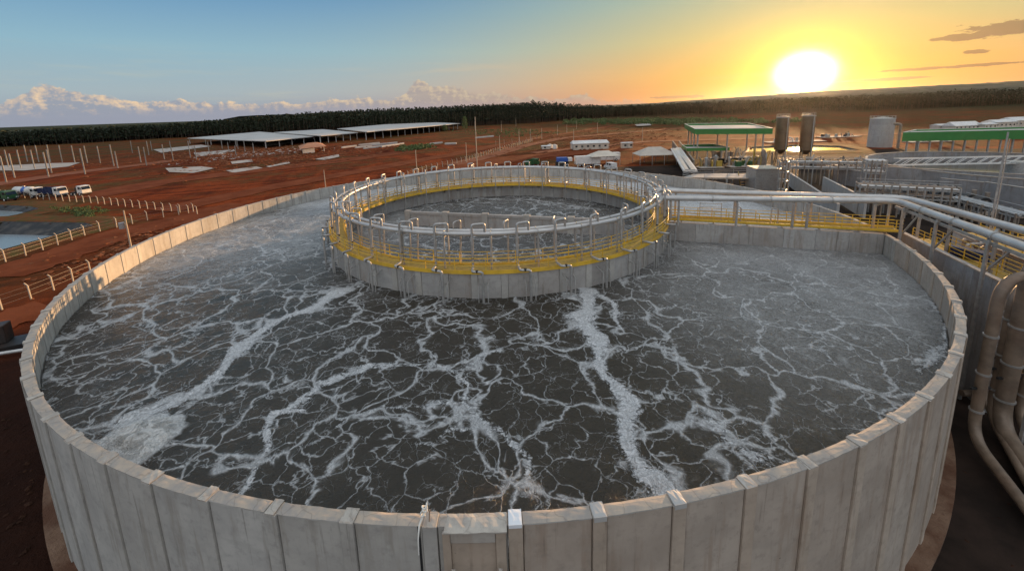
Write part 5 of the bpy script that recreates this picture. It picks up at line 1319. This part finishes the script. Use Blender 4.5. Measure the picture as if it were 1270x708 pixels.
tb = empty('lattice_bridge', ct2+Vector((0, 0, H2)), 'pale lattice truss bridge across the second round tank', 'bridge')
a, b = ct2+Vector((-R2, 2, H2+.4)), ct2+Vector((R2+6, -3, H2+.4)); n_ = 26
for dy in (-.7, .7):
    for dz in (0, 1.5): MB().bar(a+Vector((0, dy, dz)), b+Vector((0, dy, dz)), .16).build('chord', M_white, tb)
mb = MB()
for k in range(n_):
    p, q = lerp(a, b, k/n_), lerp(a, b, (k+1)/n_)
    for dy in (-.7, .7): mb.bar(p+Vector((0, dy, 0)), q+Vector((0, dy, 1.5)), .1)
mb.build('lattice', M_white, tb); MB().bar(a+Vector((0, 0, -.05)), b+Vector((0, 0, -.05)), 1.3, .08).build('deck', M_galv, tb)

# multi-storey pipe racks between
def rack(name, a, b, zs, w, n_, label, seed, pr=.22):
    rr_ = random.Random(seed); a, b = Vector(a), Vector(b); a.z = b.z = 0; t = empty(name, (a+b)/2, label, 'pipe rack'); d_ = (b-a).normalized(); nn = Vector((-d_.y, d_.x, 0))
    for k in range(n_+1):
        c = lerp(a, b, k/n_); m = MB()
        for s_ in (-1, 1): m.bar(c+nn*s_*w/2, c+nn*s_*w/2+Vector((0, 0, zs[-1]+.6)), .2)
        for z_ in zs: m.bar(c-nn*w/2+Vector((0, 0, z_)), c+nn*w/2+Vector((0, 0, z_)), .18)
        m.build('support_frame', M_rust if k % 2 else M_galv, t)
    for z_ in zs:
        for s_ in (-1, 1): MB().bar(a+nn*s_*w/2+Vector((0, 0, z_+.02)), b+nn*s_*w/2+Vector((0, 0, z_+.02)), .14, .2).build('beam', M_galv, t)
        for j in range(int(w/.75)):
            if rr_.random() < .85:
                o_ = nn*(-w/2+.5+j*.72); r_p = pr*rr_.uniform(.5, 1.2); MB().tube([a+o_+Vector((0, 0, z_+.12+r_p)), b+o_+Vector((0, 0, z_+.12+r_p))], r_p, 8).build('pipe', rr_.choice((M_pipe, M_galv, M_rust, M_white)), t)
    for zz in (zs[-1]+1.2,):
        for s_ in (-1, 1): MB().tube([a+nn*s_*w/2+Vector((0, 0, zz)), b+nn*s_*w/2+Vector((0, 0, zz))], .05, 6).build('handrail', M_galv, t)
    return t
rack('pipe_bridge', at(966, 204, 5), at(1092, 206, 5), (4.2, 5.6), 3.2, 12, 'long pipe bridge on frames in front of the bright lagoon', 1)
rack('pipe_bridge', at(1064, 232, 5), at(1186, 238, 5), (3.6, 5.2), 3.0, 12, 'pipe bridge crowded with pipes below the second round tank', 2)
rack('pipe_tower', at(1070, 225, 3), at(1094, 226, 3), (2.5, 5.0, 7.4), 3.2, 4, 'tall steel pipe tower joining the two pipe bridges', 3)
rack('pipe_tower', at(966, 235, 2), at(975, 236, 2), (2.0, 4.0, 6.0, 8.2), 2.2, 2, 'narrow stack of rusty pipework right of the grey corrugated shed', 4)
rack('pipe_bridge', at(1187, 240, 4), at(1275, 262, 4), (3.0,), 2.6, 9, 'low pipe bridge sloping away to the right edge', 5)
# rectangular basins
wall('basin_wall', at(1095, 207, 5.5), at(1290, 218, 5.5), 5.5, .4, 'long blue grey basin wall right of the pipe tower')
wall('basin_wall', at(1222, 226, 5), at(1300, 238, 5), 5.0, .4, 'stepped nearer basin wall at the right edge')
wall('basin_wall', at(1167, 219, 5), at(1222, 224, 5), 4.6, .4, 'short basin wall between the pipe bridge and the stepped wall')
wall('basin_wall', at(1035, 208, 4), at(1075, 214, 4), 4.0, .4, 'small grey basin wall below the long pipe bridge')
wall('ramp_wall', at(980, 216, 3), at(1040, 255, 3), 3.2, .4, 'slanting wall with a bright pale top behind the radial bridge', M_wallw)
wall('ramp_wall', at(1022, 218, 4), at(1075, 244, 4), 3.6, .4, 'curving dark walled ramp right of the slanting wall', M_wallw)
# dark basin floor
M_sludge = mat('dark sludge', f_road((.05, .035, .022), (.075, .05, .032)))
sheet('sludge_bed', [at(a, b, 0) for a, b in ((985, 216), (1040, 214), (1110, 245), (1050, 262))], .062, M_sludge)
# more equipment among the basins
MR = (M_rust, M_rust, M_galv, M_dark)
for i, (x_, y_, sx, sy, sz, n_, lb) in enumerate([(1008, 207, 10, 5, 3.5, 16, 'rusty pumps and pipes under the left end of the long pipe bridge'), (1052, 206, 8, 4, 3.2, 12, 'brown vessels under the middle of the long pipe bridge'), (1116, 222, 9, 4, 3.4, 16, 'tangle of rusty pipework right of the pipe tower'),
        (1150, 245, 9, 4, 3.0, 16, 'dark pumps under the crowded pipe bridge'), (1100, 246, 8, 4, 3.0, 14, 'rusty pipe manifold behind the bend of the two big pipes'), (1235, 255, 7, 4, 3.0, 14, 'dark machinery behind the thin mast at right'), (1040, 170, 22, 6, 3.0, 12, 'low brown structures beyond the lagoon, left of the round steel tank'), (1150, 176, 20, 5, 3, 12, 'brown machinery in the first bays of the long green shed')]):
    skid(at(x_, y_, 0), (sx, sy, sz), lb, 40+i, n_, MR)
# row of dark blowers
for i, (x_, y_) in enumerate(((1163, 256), (1180, 258), (1198, 262), (1214, 266))):
    c = at(x_, y_, 0); t = empty('blower', c, '%s dark round blower in the row under the low pipe bridge, from the left' % ordinal(i), 'blower', 'blowers')
    MB().box(c+Vector((0, 0, .3)), (2.6, 2.0, .6)).build('plinth', M_rib, t); MB().tube([c+Vector((-.2, -.8, 2.0)), c+Vector((-.2, .8, 2.0))], 1.25, 20).build('fan_casing', M_dark, t)
    MB().tube([c+Vector((-.2, -.82, 2.0)), c+Vector((-.2, -.95, 2.0))], .6, 14).build('inlet', M_rust, t); MB().tube([c+Vector((.9, 0, 2.2)), c+Vector((.9, 0, 4.0))], .35, 10).build('outlet', M_rust, t)
# distant buildings at right
for i, (x_, y_, L_, W_, h_, hr, lb) in enumerate([(1192, 159.5, 20, 8, 2.5, 5.0, 'far shed with a low pale gable roof above the green shed'), (1238, 158, 16, 8, 4, 5.5, 'far white shed second from the right edge'), (1262, 156.5, 20, 10, 4.5, 6.5, 'far white shed at the right edge'), (1168, 159, 12, 6, 2.5, 3.4, 'small pale far building left of the gable shed'), (1222, 159, 10, 6, 3.0, 4.0, 'small pale far building between two sheds')]):
    tent(at(x_, y_+1, 0), .1, L_, W_, h_, hr, lb, M_cream, 'far_shed', M_white, True, 'building')
# far-left dark machine outside the tank
c = at(12, 420, 0); fm = empty('pump_unit', c, 'dark pump set on a skid beside the tank at the left edge', 'machinery')
MB().box(c+Vector((1.2, -1.8, .25)), (6.5, 2.4, .5), .5).build('skid', M_dark, fm)
MB().box(c+Vector((.6, -1.6, 1.4)), (2.2, 1.4, 1.8), .5).build('engine_cover', M_dark, fm, bevel=.1)
MB().tube([c+Vector((1.0, -4.0, .4)), c+Vector((5.5, -2.6, .4))], .16, 10).build('pipe', M_pipe, fm)

# ------------------------------------------------------------------ haze
hz = bpy.data.materials.new('air'); hz.use_nodes = True; nt = hz.node_tree; nt.nodes.clear()
pv_n = nt.nodes.new('ShaderNodeVolumePrincipled'); pv_n.inputs['Density'].default_value = .000005; pv_n.inputs['Color'].default_value = (.9, .9, .92, 1); pv_n.inputs['Anisotropy'].default_value = .85
oo = nt.nodes.new('ShaderNodeOutputMaterial'); nt.links.new(pv_n.outputs[0], oo.inputs['Volume'])
hb = MB().box((0, 0, 88), (19000, 19000, 184)).build('haze', hz); hb['kind'] = 'stuff'
hz.cycles.homogeneous_volume = True if hasattr(hz.cycles, 'homogeneous_volume') else True
for o in list(bpy.data.objects):
    if '_o' in o: del o['_o']
